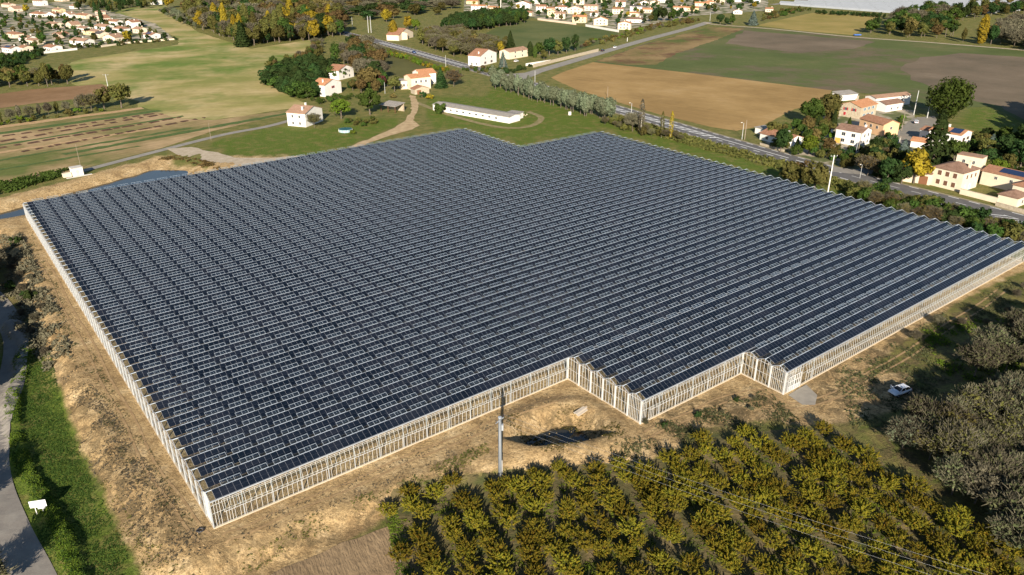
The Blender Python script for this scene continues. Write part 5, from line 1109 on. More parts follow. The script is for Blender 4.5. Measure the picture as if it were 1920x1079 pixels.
# hamlet
for a in [('round', 'green', 1519, 235, 12, 'dark green tree left of the stone house'), ('round', 'olive', 1548, 228, 13, 'olive brown tree touching the stone house'), ('tall', 'dark', 1463, 286, 10, 'slim dark tree in front of the roadside house'), ('round', 'lime', 1516, 290, 7.5, 'yellow green round tree before the garden house'),
          ('round', 'rust', 1552, 290, 7, 'russet round tree left of the white house'), ('oak', 'green', 1772, 225, 19.5, 'great dark green tree towering over the hamlet'), ('conifer', 'dark', 1748, 309, 20, 'tall dark conifer in front of the villa'), ('round', 'gold', 1713, 344, 12, 'bright yellow tree left of the cream barn'),
          ('conifer', 'blue', 1687, 318, 11, 'silvery conifer behind the yellow tree'), ('round', 'dark', 1662, 342, 9, 'dark grey green tree left of the yellow tree'), ('round', 'dark', 1690, 345, 8, 'dark tree under the silvery conifer'), ('brush', 'rust', 1626, 330, 8, 'half bare brown tree at the hamlet lane'),
          ('round', 'green', 1788, 303, 9, 'round green tree right of the tall conifer'), ('round', 'dark', 1640, 300, 7, 'dark bushy tree right of the white house'), ('round', 'olive', 1841, 275, 6, 'olive bush tree right of the villa'), ('conifer', 'blue', 1853, 296, 9, 'blue grey conifer right of the villa garden'),
          ('round', 'olive', 1838, 330, 6.5, 'olive tree behind the farm wing'), ('round', 'lime', 1868, 335, 7, 'yellow green tree behind the farm wing'), ('round', 'dark', 1880, 300, 10, 'dark tree in the shade at the right edge'), ('round', 'dark', 1912, 320, 11, 'darkest tree at the right edge above the farm wing'), ('round', 'dark', 1925, 290, 13, 'large dark tree cut by the right edge'),
          ('round', 'olive', 1482, 352, 9, 'olive tree at the left of the pair before the road'), ('round', 'olive', 1525, 362, 11, 'big olive yellow tree beside the hamlet junction'), ('round', 'rust', 1502, 342, 8, 'brownish tree between the two olive trees by the road'), ('conifer', 'green', 1590, 246, 6, 'small conifer by the red shuttered house')]:
    T('hamlet_tree', a[0], a[1], a[2], a[3], a[4], a[5], wide=1.15 if a[0] != 'oak' else 1.0)
wood('garden_bush', [(1430, 268), (1480, 250), (1540, 244), (1570, 236), (1565, 262), (1500, 285), (1440, 282)], 5.5, [('bush', 'green', 1), ('bush', 'dark', 1), ('bush', 'olive', .7), ('bush', 'lime', .4)], (1.6, 3.6), 'garden bush around the roadside house', 'garden bushes around the roadside house', 33)
wood('garden_bush', [(1560, 282), (1620, 282), (1640, 300), (1620, 310), (1570, 300)], 4.5, [('bush', 'dark', 1), ('hedge', 'olive', .7)], (1.8, 3.6), 'garden bush below the white house', 'garden bushes below the white house', 34)
wood('garden_bush', [(1655, 232), (1690, 222), (1700, 228), (1680, 250), (1660, 262)], 4.5, [('bush', 'lime', 1), ('bush', 'green', 1)], (1.4, 2.8), 'bright garden bush behind the orange house', 'bright bushes behind the orange house', 35)
wood('garden_bush', [(1800, 262), (1850, 262), (1890, 300), (1930, 340), (1850, 330), (1805, 300)], 6.5, [('bush', 'dark', 1), ('bush', 'green', 1), ('bush', 'olive', .6)], (2, 4.4), 'garden bush right of the villa', 'garden bushes right of the villa', 36)
wood('lane_bush', [(1640, 322), (1690, 335), (1700, 350), (1650, 345)], 4.0, [('hedge', 'dark', 1), ('bush', 'dark', 1)], (2.5, 4.5), 'dark bush in the shaded corner of the hamlet lane', 'dark bushes by the hamlet lane', 37)
nh = wood('roadside_hedge', [(1578, 358), (1640, 370), (1720, 390), (1800, 411), (1900, 438), (1990, 462), (1990, 482), (1860, 452), (1700, 410), (1600, 380)], 3.2, [('hedge', 'green', 2), ('hedge', 'olive', 1.6), ('brush', 'rust', 1), ('hedge', 'dark', 1)], (4.2, 6.4), 'wild hedge bush between greenhouse and main road', 'wild hedge bushes along the greenhouse', 38, 1.1)
# left side
wood('hedge_tree', [(-40, 172), (40, 164), (125, 160), (138, 150), (60, 148), (-40, 152)], 7.5, [('round', 'olive', 2), ('round', 'rust', 1.4), ('round', 'green', 1), ('brush', 'rust', 1)], (7, 10), 'autumn tree in the belt above the brown strip', 'trees of the belt above the brown strip', 39)
T('hedge_tree', 'tall', 'olive', 90, 163, 14, 'tallest olive tree in the belt at the left', v=0)
T('hedge_tree', 'round', 'olive', 127, 158, 11, 'olive tree at the right end of the left belt', v=0)
T('field_tree', 'round', 'olive', 228, 203, 13, 'big olive green tree at the corner of the striped field', v=1, wide=1.1)
T('field_tree', 'round', 'olive', 196, 204, 11, 'second olive tree left of the big corner tree', v=2)
T('field_tree', 'brush', 'olive', 172, 208, 9, 'loose tree at the end of the thin field row')
for k, (u, v) in enumerate([(2, 232), (22, 228), (38, 225), (58, 224), (76, 220), (92, 218), (108, 214), (126, 212), (146, 210), (160, 208)]):
    T('row_tree', 'brush' if k % 2 else 'tall', 'twig' if k % 3 else 'olive', u, v, random.uniform(6, 10), ['leftmost', 'second', 'third', 'fourth', 'fifth', 'sixth', 'seventh', 'eighth', 'ninth', 'tenth'][k]+' thin half bare tree in the row beside the striped field', group='thin trees beside the striped field', wide=.7, leafy=.25)
wood('row_bush', [(-30, 236), (160, 210), (200, 206), (200, 210), (-30, 242)], 5, [('bush', 'lime', 1), ('bush', 'olive', 1), ('hedge', 'olive', .6)], (1.5, 3), 'bush in the undergrowth of the thin field row', 'bushes of the thin field row', 40)
wood('dark_hedge', [(-30, 112), (80, 99), (84, 104), (30, 128), (-30, 150)], 5, [('hedge', 'dark', 2), ('hedge', 'green', 1)], (3, 4.5), 'dark hedge bush below the left estate', 'dark hedge below the left estate', 41)
wood('estate_tree', [(140, 22), (200, 28), (305, 12), (300, 4), (140, 6)], 15, [('tall', 'dark', 3), ('conifer', 'dark', 1), ('tall', 'olive', 1.2)], (9, 13), 'dark tree in the belt behind the left estate', 'dark trees behind the left estate', 42)
wood('estate_tree', [(-20, 26), (120, 30), (280, 48), (300, 72), (240, 80), (150, 86), (60, 98), (-20, 96)], 14, [('round', 'dark', 2), ('round', 'olive', 1), ('bush', 'green', 1), ('round', 'rust', .4), ('cypress', 'dark', .5)], (3, 6), 'garden tree among the houses of the left estate', 'garden trees of the left estate', 43)
T('estate_tree', 'round', 'green', 80, 83, 9, 'large round green tree in the middle of the left estate', v=0)
T('estate_tree', 'round', 'gold', 240, 79, 9, 'golden tree in the front row of the left estate', v=0)
T('estate_tree', 'cypress', 'dark', 192, 48, 15, 'single tall thin cypress in the left estate', v=1, wide=.6)
T('estate_tree', 'round', 'gold', 50, 25, 9, 'golden tree at the back of the left estate', v=2)
T('estate_tree', 'round', 'dark', 310, 76, 6.5, 'dark tree at the outer corner of the left estate', v=2)
T('estate_tree', 'round', 'gold', 318, 16, 14, 'orange tree at the top of the meadow', v=1)
wood('estate_tree', [(300, 26), (330, 24), (372, 54), (362, 58)], 8, [('brush', 'silver', 1), ('round', 'silver', 1), ('round', 'green', .5)], (5, 9), 'grey green tree along the lane by the meadow top', 'grey green trees by the meadow top', 44)
wood('village_tree', [(880, 32), (1000, 37), (1100, 45), (1165, 58), (1300, 32), (1420, 16), (1430, 2), (880, 2)], 19, [('round', 'dark', 2), ('round', 'green', 1), ('round', 'gold', .7), ('round', 'olive', 1), ('bush', 'dark', 1)], (3.5, 7), 'garden tree among the houses of the far village', 'garden trees of the far village', 45)
for k, (u, v, l, h) in enumerate([(1243, 40, 'dark', 15), (1258, 40, 'green', 13), (1230, 38, 'dark', 12), (1350, 46, 'dark', 11), (1372, 47, 'green', 10), (1362, 48, 'dark', 8)]):
    T('village_conifer', 'tall', l, u, v, h, ['tallest dark tree of the clump before the village', 'right green tree of the clump before the village', 'left dark tree of the clump before the village', 'dark tree where the side road meets the lane', 'green tree right of the road end', 'low dark tree at the start of the field lane'][k], v=k % 3, wide=1.3)
T('cedar', 'conifer', 'blue', 1411, 48, 13, 'blue grey cedar at the gate on the field lane', v=1, wide=1.5)
wood('verge_bush', [(1085, 92), (1130, 84), (1240, 54), (1320, 40), (1285, 36), (1170, 62), (1100, 80)], 6.5, [('bush', 'olive', 1.4), ('bush', 'rust', 1), ('bush', 'lime', .6), ('brush', 'twig', .6)], (2, 4), 'scrub bush on the bank above the side road', 'scrub bushes above the side road', 46)
wood('lane_hedge', [(1425, 42), (1470, 31), (1520, 20), (1480, 18), (1430, 30)], 8, [('bush', 'rust', 1), ('round', 'olive', 1), ('bush', 'green', 1)], (3, 5), 'garden bush left of the mown field', 'garden bushes left of the mown field', 47)
wood('park_tree', [(1624, 66), (1700, 73), (1760, 76), (1790, 72), (1800, 45), (1900, 30), (1990, 20), (1990, 12), (1760, 26), (1680, 36)], 16, [('tall', 'dark', 3), ('brush', 'twig', 1.6), ('tall', 'olive', 2), ('round', 'green', 1), ('tall', 'rust', 1)], (11, 16), 'park tree in the mixed wood right of the mown field', 'trees of the park right of the mown field', 48, 1.45)
wood('park_tree', [(1850, 84), (1930, 95), (1990, 105), (1990, 55), (1880, 55)], 12, [('tall', 'dark', 2), ('brush', 'twig', 2), ('tall', 'rust', 1)], (12, 16), 'dark tree of the park at the right edge', 'dark park trees at the right edge', 49, 1.1)
T('umbrella_pine', 'pine', 'green', 1772, 70, 12, 'left umbrella pine on the park lawn', v=0)
T('umbrella_pine', 'pine', 'green', 1786, 68, 13, 'right umbrella pine on the park lawn', v=1)
T('poplar', 'poplar', 'gold', 1838, 83, 22, 'tall yellow green tree at the edge of the park lawn', v=0, wide=1.5)
T('park_tree', 'tall', 'olive', 1805, 80, 12, 'slender olive tree at the edge of the park lawn', v=1, wide=.7)
wood('far_hedge', [(1530, 24), (1660, 30), (1662, 35), (1528, 27)], 6, [('hedge', 'dark', 1)], (3, 4.4), 'dark hedge bush before the white plastic tunnels', 'dark hedge before the tunnels', 50)
wood('far_tree', [(1800, 8), (1990, 14), (1990, 0), (1750, 0)], 30, [('round', 'rust', 1), ('round', 'olive', 1), ('brush', 'twig', 1)], (6, 9), 'brownish tree on the far slope beyond the tunnels', 'brownish trees on the far slope', 51, 1.5)
wood('estate_tree', [(-10, 20), (60, 6), (130, 4), (140, 0), (-10, 2)], 22, [('round', 'dark', 1), ('round', 'green', 1)], (4, 7), 'tree at the back of the left estate', 'trees at the back of the left estate', 52)

wood('hamlet_shrub', [(1440, 262), (1500, 240), (1560, 225), (1570, 240), (1540, 270), (1470, 290)], 5.2, [('round', 'green', 1), ('round', 'olive', 1), ('conifer', 'dark', .6), ('round', 'rust', .5)], (4, 8), 'garden tree behind the roadside house', 'garden trees behind the roadside house', 61)
wood('hamlet_shrub', [(1618, 290), (1660, 275), (1690, 290), (1700, 330), (1650, 340), (1620, 318)], 5.0, [('round', 'dark', 2), ('round', 'olive', 1), ('conifer', 'dark', .8), ('brush', 'rust', .6)], (5, 9), 'dark garden tree between the white house and the yellow tree', 'dark garden trees in the middle of the hamlet', 62)
wood('hamlet_shrub', [(1800, 285), (1850, 262), (1930, 270), (1960, 330), (1880, 335), (1830, 322)], 7.5, [('round', 'dark', 2), ('round', 'green', 1), ('conifer', 'blue', .4), ('round', 'olive', 1)], (5, 9), 'garden tree right of the villa above the farm wing', 'garden trees right of the villa', 63)
wood('hamlet_shrub', [(1570, 300), (1620, 300), (1625, 316), (1575, 322)], 4.5, [('hedge', 'olive', 1), ('hedge', 'green', 1)], (2.4, 4), 'hedge bush between the white house and the main road', 'hedge bushes below the white house', 64)
wood('shade_tree', [(1930, 215), (1990, 215), (1990, 290), (1940, 280)], 9, [('round', 'dark', 1)], (12, 16), 'tall dark tree at the right edge shading the lawn', 'tall dark trees shading the lawn', 65)
wood('estate_hedge', [(60, 100), (150, 93), (330, 77), (330, 74), (240, 78), (150, 88), (60, 95)], 6, [('bush', 'dark', 1), ('bush', 'green', 1), ('bush', 'olive', .6)], (2, 3.4), 'hedge bush behind the white wall of the left estate', 'hedge bushes at the foot of the left estate', 66)

wood('edge_bush', [(586, 76), (604, 80), (606, 106), (506, 132), (498, 126), (586, 98)], 6, [('hedge', 'olive', 2), ('hedge', 'green', 1), ('brush', 'twig', 1), ('round', 'rust', .5)], (3, 6), 'bush along the hedge at the right end of the big meadow', 'bushes at the right end of the meadow', 67)

wood('copse_tree', [(648, 168), (700, 180), (738, 156), (700, 140), (664, 150)], 7.5, [('round', 'olive', 1.4), ('round', 'green', 1), ('round', 'rust', .8), ('bush', 'dark', 1)], (4, 8), 'garden tree between the white houses and the farm gate', 'garden trees by the farm gate', 68)
wood('garden_bush', [(1478, 292), (1560, 303), (1572, 292), (1500, 280)], 4.5, [('hedge', 'olive', 1), ('hedge', 'green', 1), ('round', 'rust', .5)], (2.6, 4.6), 'hedge bush along the road below the garden house', 'hedge bushes below the garden house', 69)
wood('yard_bush', [(866, 132), (905, 140), (945, 142), (930, 136), (890, 128)], 5, [('bush', 'green', 1), ('bush', 'olive', 1)], (1.8, 3), 'garden bush before the white road house', 'garden bushes before the road house', 70)

# ------------------------------------------------------------------ poles, wires, cars and other small things
polec = mat('pole_concrete', (.46, .46, .44), 1, 3, .8); polew = mat('pole_wood', (.26, .21, .16), 1, 3, .9); steel = mat('pole_steel', (.17, .185, .20), 1, 3, .5, metal=.2)
wirem = mat('wire', (.34, .34, .34), 1, 2, .5, metal=.4); blk = mat('dark_plastic', (.03, .03, .035), 1, 2, .5)
def pole(name, u, v, h, label, m=polew, r=.14, arm=0, lamp=False, cat='pole', ins=False):
    p = G(u, v); e = empty(name, p, random.uniform(-.3, .3), label=label, cat=cat)
    c = MB(); c.tube((0, 0, -.3), (0, 0, h), r*1.25, r*.8, 10); c.build('post', m, e, True)
    if arm:
        c = MB(); c.bar((-arm, 0, h-.35), (arm, 0, h-.35), .12, .14); a = c.build('crossarm', steel, e)
        for x in (-arm+.1, 0, arm-.1): c = MB(); c.tube((x, 0, h-.28), (x, 0, h+.02), .06, .045, 6); c.build('insulator', WL['white'], a)
    if lamp:
        c = MB(); c.tube((0, 0, h-.05), (-.9, -.5, h+.25), .05, .04, 6); a = c.build('lamp_arm', steel, e)
        c = MB(); c.hexa([(-1.5, -.85, h+.2), (-.8, -.62, h+.2), (-.7, -.38, h+.2), (-1.4, -.6, h+.2), (-1.5, -.85, h+.34), (-.8, -.62, h+.36), (-.7, -.38, h+.36), (-1.4, -.6, h+.34)]); c.build('lamp_head', WL['white'], a)
    return e
# line pole in front of the greenhouse
pp = G(938, 892); ph = 11.0
e = empty('line_pole', pp, 0, label='grey metal line pole rising from the orchard edge before the greenhouse', cat='pole')
c = MB(); c.tube((0, 0, -.3), (0, 0, ph), .34, .24, 12); c.build('post', steel, e, True)
c = MB(); c.tube((0, 0, ph), (0, 0, ph+.12), .30, .28, 12); c.build('cap', galv, e)
c = MB(); c.bar((-.62, -.9, ph-.5), (.62, .9, ph-.5), .12, .12); arm = c.build('crossarm', galv, e)
for x in (-.85, 0, .85): c = MB(); c.tube((x*.68, x, ph-.45), (x*.68, x, ph+.0), .08, .06, 8); c.build('insulator', blk, arm)
c = MB(); c.box(.25, .55, -.25, .2, ph-2.3, ph-1.3); c.build('switch_box', galv, e)
c = MB(); c.tube((.33, -.22, 0), (.31, -.18, 3.0), .06, .06, 6); c.build('cable_guard', WL['grey'], e)
WE = [G0(1970, 1150, 8.2), G0(2035, 1150, 8.2), G0(2090, 1150, 8.2)]; q = WE[1]; q2 = Vector((q[0], q[1], hz(q[0], q[1])))
for k, off in enumerate((-.85, 0, .85)):
    a = pp+Vector((off*.68, off, ph)); b = Vector((WE[k][0], WE[k][1], 8.2))
    c = MB(); n = 24; prev = None
    for j in range(n+1):
        t = j/n; s = a.lerp(b, t)-Vector((0, 0, 4*.9*t*(1-t)))
        if prev is not None: c.tube(prev, s, .009, .009, 5, cap=False)
        prev = s
    c.build('power_line', wirem, label=['left', 'middle', 'right'][k]+' one of the three power lines sagging over the orchard', cat='wire', group='power lines over the orchard')
e2 = empty('line_pole', q2, 0, label='line pole beyond the lower right corner carrying the three power lines', cat='pole')
c = MB(); c.tube((0, 0, -.3), (0, 0, 9.2-q2.z), .3, .2, 10); c.build('post', steel, e2, True); c = MB(); c.bar((-1, .5, 8.95-q2.z), (1, -.5, 8.95-q2.z), .12, .12); c.build('crossarm', galv, e2)
pole('steel_mast', 1552, 362, 12.8, 'tall pale steel mast with crossarm beside the greenhouse roof', WL['white'], .17, 1.2)
pole('street_lamp', 1391, 262, 7.0, 'street lamp left of the roadside house', polec, .10, lamp=True, cat='street lamp'); pole('wood_pole', 1396, 262, 8.2, 'wooden pole right beside the street lamp by the road', polew, .13)
pole('wood_pole', 1608, 290, 9.0, 'wooden pole left of the white house entrance', polew, .13); pole('street_lamp', 1604, 292, 5.5, 'short lamp post beside the wooden pole near the white house', polec, .09, lamp=True, cat='street lamp')
pole('concrete_pole', 1713, 216, 11.5, 'left leaning concrete pole at the hamlet yard', polec, .18); pole('concrete_pole', 1738, 222, 9.0, 'right concrete pole at the hamlet yard by the great tree', polec, .18)
pole('wood_pole', 1690, 246, 7.5, 'wooden pole right of the orange house', polew, .12); pole('street_lamp', 1612, 335, 5.0, 'short lamp post at the hamlet junction', polec, .06, lamp=True, cat='street lamp')
pole('concrete_pole', 205, 175, 10, 'pale concrete pylon beside the big olive tree', polec, .16, 1.4); pole('wood_pole', 396, 264, 7.5, 'thin pole standing at the farm lane', polew, .06); pole('wood_pole', 152, 316, 9, 'thin pole behind the white transformer box', polew, .06)
pole('wood_pole', 691, 62, 14, 'left post of the twin pylon by the main road', polec, .22); pole('wood_pole', 696, 62, 14, 'right post of the twin pylon by the main road', polec, .22)
pole('wood_pole', 661, 52, 9, 'thin pole left of the twin pylon', polec, .14); pole('concrete_pole', 939, 22, 15, 'tall white pylon among the village gardens', WL['white'], .35)
pole('wood_pole', 715, 138, 6.5, 'short white pole in the rough meadow', WL['white'], .12); pole('wood_pole', 836, 128, 8, 'thin pole beside the main road near the farmstead', polec, .11); pole('wood_pole', 945, 133, 8, 'wooden pole in front of the blue cedar', polew, .13)
pole('wood_pole', 1003, 154, 6.5, 'left post at the junction with the side road', polec, .12); pole('wood_pole', 1139, 182, 5.5, 'post behind the silver trees at the field', polew, .1); pole('street_lamp', 1183, 222, 7, 'street lamp among the poplars', polec, .1, lamp=True, cat='street lamp')
pole('wood_pole', 1331, 40, 9, 'pole at the far end of the side road', polec, .15); pole('road_sign_post', 1176, 78, 3, 'small white road sign beside the side road', WL['white'], .2, cat='sign')
pole('wood_pole', 722, 176, 6, 'post at the farm gate', polec, .1)
# info board by the country road
sp = G(76, 962)
e = empty('info_board', sp, R(14), label='white board on two legs in the grass beside the country road', cat='sign')
for x in (-.5, .45): c = MB(); c.box(x-.05, x+.05, -.05, .05, -.2, 1.1); c.build('leg', WL['white'], e)
c = MB(); c.box(-1.15, 1.15, -.04, .04, 1.1, 2.3); c.box(-.15, .85, -.045, .03, .75, 1.099); c.build('board', mat('board_white', (.82, .82, .82), 1, 2, .5), e)
# transformer box by the pond
tp_ = G(147, 331); e = empty('transformer_cabin', tp_, dirpx((122, 334), (168, 326)), label='white transformer cabin on a slab above the pond bank', cat='cabin')
c = MB(); c.box(-1.6, 1.9, 0, 3.2, .2, 2.9); c.build('cabin', WL['white'], e); c = MB(); c.box(-1.75, 2.05, -.15, 3.35, 2.9, 3.1); c.build('roof', WL['grey'], e)
c = MB(); c.box(-4.6, -1.9, .4, 2.0, .2, 1.6); c.build('switch_cabinet', WL['cream'], e); c = MB(); c.box(-4.0, 4.4, -1.0, -.2, -.3, .25); c.build('slab', WL['grey'], e)
c = MB(); c.box(-.5, .5, -.04, 0, .25, 2.3); c.build('door', WL['grey'], e)
# round pool
p = G(648, 247); e = empty('round_pool', p, 0, label='round above ground pool with dark teal cover beside the white cottage', cat='pool')
teal = mat('pool_cover', (.02, .10, .11), 1, 2, .4); liner = mat('pool_liner', (.30, .42, .46), 1, 2, .5)
c = MB(); n = 24
for k in range(n):
    a, b = 2*math.pi*k/n, 2*math.pi*(k+1)/n; c.face([(2.9*math.cos(a), 2.9*math.sin(a), 0), (2.9*math.cos(b), 2.9*math.sin(b), 0), (2.9*math.cos(b), 2.9*math.sin(b), 1.15), (2.9*math.cos(a), 2.9*math.sin(a), 1.15)])
c.build('pool_wall', liner, e); c = MB(); c.face([(2.95*math.cos(2*math.pi*k/n), 2.95*math.sin(2*math.pi*k/n), 1.17) for k in range(n)]); c.build('cover', teal, e)
for k in range(12):
    a = 2*math.pi*k/12; c = MB(); c.bar((2.98*math.cos(a), 2.98*math.sin(a), 0), (2.98*math.cos(a), 2.98*math.sin(a), 1.2), .09); c.build('leg', WL['white'], e)
# cars
tyre = mat('tyre', (.018, .018, .02), 1, 2, .8); rim = mat('rim', (.4, .4, .42), 1, 2, .35, metal=.6); cglass = mat('car_glass', (.012, .016, .022), 1, 2, .05, spec=.6); chead = mat('headlight', (.75, .78, .8), 1, 2, .15, spec=.6); cred = mat('tail_light', (.35, .02, .02), 1, 2, .3)
def car(loc, rz, col, label, s=1.0, open_door=False):
    paint_ = mat('car_paint', col, 1, 2, .25, spec=.6, coat=.6); e = empty('car', loc, rz, label=label, cat='car'); e.scale = (s, s, s)
    prof = [(-2.05, .42), (-2.1, .75), (-1.95, 1.0), (-1.1, 1.06), (.95, 1.02), (1.75, .88), (2.08, .70), (2.1, .42)]    # side outline, nose towards +x
    W_ = .88
    bm = bmesh.new()
    ys = [(-W_, 1), (-W_*.55, 1.03), (0, 1.04), (W_*.55, 1.03), (W_, 1)]
    G_ = [[bm.verts.new((x*(1 if abs(y) < .6 else .985), y*(.93 if z > .9 else 1), z if z < .5 else .42+(z-.42)*k)) for x, z in prof] for y, k in ys]
    for a, b in zip(G_[:-1], G_[1:]):
        for k in range(len(prof)-1): bm.faces.new((a[k], b[k], b[k+1], a[k+1]))
        bm.faces.new((a[-1], b[-1], b[0], a[0]))
    bm.faces.new(G_[0]); bm.faces.new(G_[-1][::-1]); bmesh.ops.recalc_face_normals(bm, faces=bm.faces[:])
    bmesh.ops.bevel(bm, geom=[x for x in bm.edges if x.calc_face_angle(0) > .6], offset=.06, segments=2, affect='EDGES')
    me = bpy.data.meshes.new('body'); bm.to_mesh(me); bm.free(); me.materials.append(paint_); me.polygons.foreach_set('use_smooth', [True]*len(me.polygons)); inst('body', me, e)
    c = MB(); lo = [(-1.75, -.80), (1.0, -.80), (1.0, .80), (-1.75, .80)]; hi = [(-1.25, -.60), (.25, -.60), (.25, .60), (-1.25, .60)]
    c.hexa([(x, y, 1.0) for x, y in lo]+[(x, y, 1.47) for x, y in hi]); c.build('window', cglass, e)
    c = MB(); c.hexa([(x*1.0, y*1.02, 1.455) for x, y in hi]+[(x*.96-.02, y*.94, 1.52) for x, y in hi]); c.build('roof', paint_, e)
    c = MB()
    for sy in (-1, 1):
        for (xa, ya, xb, yb) in ((1.0, .80, .25, .60), (-1.75, .80, -1.25, .60)): c.bar((xa, sy*ya, 1.0), (xb, sy*yb, 1.48), .08)
        c.bar((-.35, sy*.805, 1.0), (-.38, sy*.61, 1.48), .08)
    c.build('pillar', paint_, e)
    for sx in (-1.3, 1.32):
        for sy in (-1, 1):
            c = MB(); c.tube((sx, sy*.70, .32), (sx, sy*.92, .32), .32, .32, 14); w = c.build('wheel', tyre, e); c = MB(); c.tube((sx, sy*.90, .32), (sx, sy*.935, .32), .2, .18, 10); c.build('rim', rim, w)
    for sy in (-1, 1):
        c = MB(); c.hexa([(1.86, sy*.5, .70), (2.08, sy*.5, .66), (2.0, sy*.86, .66), (1.7, sy*.89, .72), (1.80, sy*.5, .86), (2.0, sy*.5, .76), (1.9, sy*.86, .78), (1.6, sy*.89, .88)]); c.build('headlight', chead, e)
        c = MB(); c.box(-2.1, -1.98, sy*.72-.14, sy*.72+.14, .72, .92); c.build('tail_light', cred, e)
        c = MB(); c.box(.72, .9, sy*.98-.1, sy*.98+.1, 1.0, 1.14); c.build('mirror', paint_, e)
    c = MB(); c.box(2.05, 2.14, -.6, .6, .42, .58); c.build('grille', blk, e)
    if open_door:
        d = empty; c = MB(); c.hexa([(.75, -.86, .45), (.35, -1.75, .45), (.40, -1.78, .45), (.80, -.88, .45), (.75, -.84, 1.0), (.35, -1.72, 1.0), (.40, -1.75, 1.0), (.80, -.87, 1.0)]); dd = c.build('door', paint_, e)
        c = MB(); c.hexa([(.72, -.84, 1.01), (.37, -1.6, 1.01), (.40, -1.61, 1.01), (.75, -.85, 1.01), (.45, -.66, 1.44), (.25, -1.3, 1.42), (.28, -1.31, 1.42), (.48, -.67, 1.44)]); c.build('door_window', cglass, dd)
    return e
p = G(1686, 739); car(p+Vector((0, 0, .06)), R(205), (.66, .69, .74), 'white hatchback with an open door parked on the earth beside the thicket', 1.05, True)
def on_road(u, v, off, col, label, back=False):
    a, d = along(MRD, s_at(u, v)); n = np.array((-d[1], d[0])); q = a+n*off; car(Vector((q[0], q[1], .09)), math.atan2(d[1], d[0])+(math.pi if back else 0), col, label)
on_road(703, 74, 3.2, (.02, .025, .035), 'dark car heading away on the main road near the roadside villa', True)
on_road(655, 62, 0, (.02, .03, .06), 'dark car at the far bend of the main road')
on_road(781, 100, -3.2, (.03, .07, .22), 'blue car in the near lane of the main road')
on_road(912, 142, -3.3, (.02, .02, .02), 'small black car on the main road before the junction')
sd = dirpx((1060, 119), (1200, 78))
for u, v, col, lab in ((1130, 97, (.02, .02, .02), 'black car on the side road above the stone wall'), (1153, 91, (.7, .7, .7), 'white car on the side road behind the black one')):
    p = G0(u, v); car(Vector((p[0], p[1], .11)), sd, col, lab)
for u, v, col, lab, rz in ((968, 117, (.7, .7, .7), 'white car parked at the junction house', 1.0), (1717, 232, (.7, .7, .72), 'white van parked in the hamlet yard', 1.2), (921, 133, (.7, .7, .7), 'white car at the garden of the road house', .4)):
    p = G0(u, v); car(Vector((p[0], p[1], .13)), rz, col, lab)
# plastic tunnels in the far field
film = mat('white_film', (.34, .36, .38), .3, 3, .5, world=True)
ta, tb = G0(1478, 10), G0(1650, 24); tdir = (tb-ta)/np.hypot(*(tb-ta)); tn = np.array((-tdir[1], tdir[0])); TL = float(np.hypot(*(tb-ta)))
c = MB(); Ltot = 210.0; n = 6
for k in range(n):
    a, b = math.pi*k/n, math.pi*(k+1)/n; P_ = lambda t, x: (x, -3.0*math.cos(t), 2.6*math.sin(t))
    for s in range(10): c.face([P_(a, Ltot*s/10), P_(a, Ltot*(s+1)/10), P_(b, Ltot*(s+1)/10), P_(b, Ltot*s/10)])
tm_ = c.mesh('film', [film]); c = MB()
for s in range(0, 11):
    for k in range(n): a, b = math.pi*k/n, math.pi*(k+1)/n; c.bar((Ltot*s/10, -3.04*math.cos(a), 2.64*math.sin(a)), (Ltot*s/10, -3.04*math.cos(b), 2.64*math.sin(b)), .12)
hm_ = c.mesh('hoop', [steel]); rot_t = math.atan2(tdir[1], tdir[0])
for k in range(34):
    q = ta+tn*(k*9.5)+tdir*(-10-8*(k % 3)); e = empty('plastic_tunnel', (q[0], q[1], 0), rot_t+.05, label=('nearest' if k == 0 else ORD[k]+' nearest' if k < 15 else 'distant')+' of the long white plastic tunnels in the far field', cat='tunnel', group='white plastic tunnels')
    inst('film', tm_, e); inst('hoop', hm_, e)
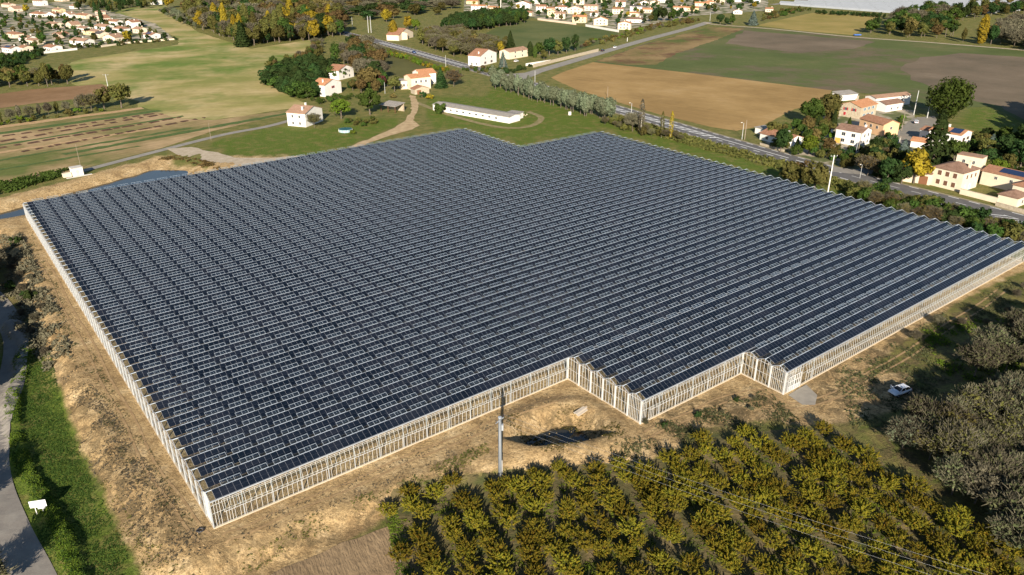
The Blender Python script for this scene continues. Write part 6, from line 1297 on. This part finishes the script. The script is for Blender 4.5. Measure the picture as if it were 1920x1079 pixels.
# odds and ends
p = G(1094, 790); e = empty('plank_pile', p, R(40), label='pale weathered planks lying on the bank of the waterhole', cat='planks')
for k, (a, b, z) in enumerate(((-.55, .0, .12), (-.1, .35, .28), (.35, .8, .2))): c = MB(); c.hexa([(-1.9, a, z-.1), (1.9, a+.1, z+.3), (1.9, b+.05, z+.3), (-1.9, b-.04, z-.1), (-1.9, a, z), (1.9, a+.1, z+.4), (1.9, b+.05, z+.4), (-1.9, b-.04, z)]); c.build('plank', mat('driftwood', (.52, .45, .36), 2, 3, .9), e)
bl = mat('blue_tarp', (.06, .14, .42), 1, 2, .5); p = G0(1607, 68); e = empty('blue_trailer', (*p, 0), .1, label='small blue trailer beside the field lane', cat='trailer')
c = MB(); c.box(-3, 3, -1.1, 1.1, .7, 1.5); c.build('body', bl, e)
for x in (-1.2, 1.2):
    for y in (-1, 1): c = MB(); c.tube((x, y*.9, .4), (x, y*1.15, .4), .4, .4, 10); c.build('wheel', tyre, e)
p = G(356, 1001); 
p = G(376, 996); e = empty('cable_heap', p, .3, label='small dark heap by the greenhouse corner', cat='heap')
c = MB()
for k in range(9): a = k*.7; c.tube((.55*math.cos(a), .4*math.sin(a), .1+.04*(k % 3)), (.55*math.cos(a+1.1), .4*math.sin(a+1.1), .16+.04*(k % 3)), .1, .09, 6)
c.build('coil', blk, e)
p = G0(1068, 216); e = empty('white_cabinet', (*p, 0), .3, label='small white cabinet in the meadow before the silver trees', cat='cabinet')
c = MB(); c.box(-.6, .6, -.4, .4, 0, 1.5); c.build('case', WL['white'], e); c = MB(); c.box(-.65, .65, -.45, .45, 1.5, 1.6); c.build('lid', WL['grey'], e)
p = G0(982, 217); e = empty('rubble_heap', (*p, 0), 0, label='pale rubble heap beside the shed annex', cat='heap')
for k in range(14): a = rng.uniform(0, 6.28); r_ = rng.uniform(0, 2.4); s_ = rng.uniform(.25, .6); c = MB(); c.hexa([(r_*math.cos(a)+x*s_*rng.uniform(.7, 1.2), r_*math.sin(a)+y*s_*rng.uniform(.7, 1.2), z*s_) for z in (0, 1) for x, y in ((-.5, -.5), (.5, -.5), (.5, .5), (-.5, .5))]); c.build('stone', WL['stone'], e)
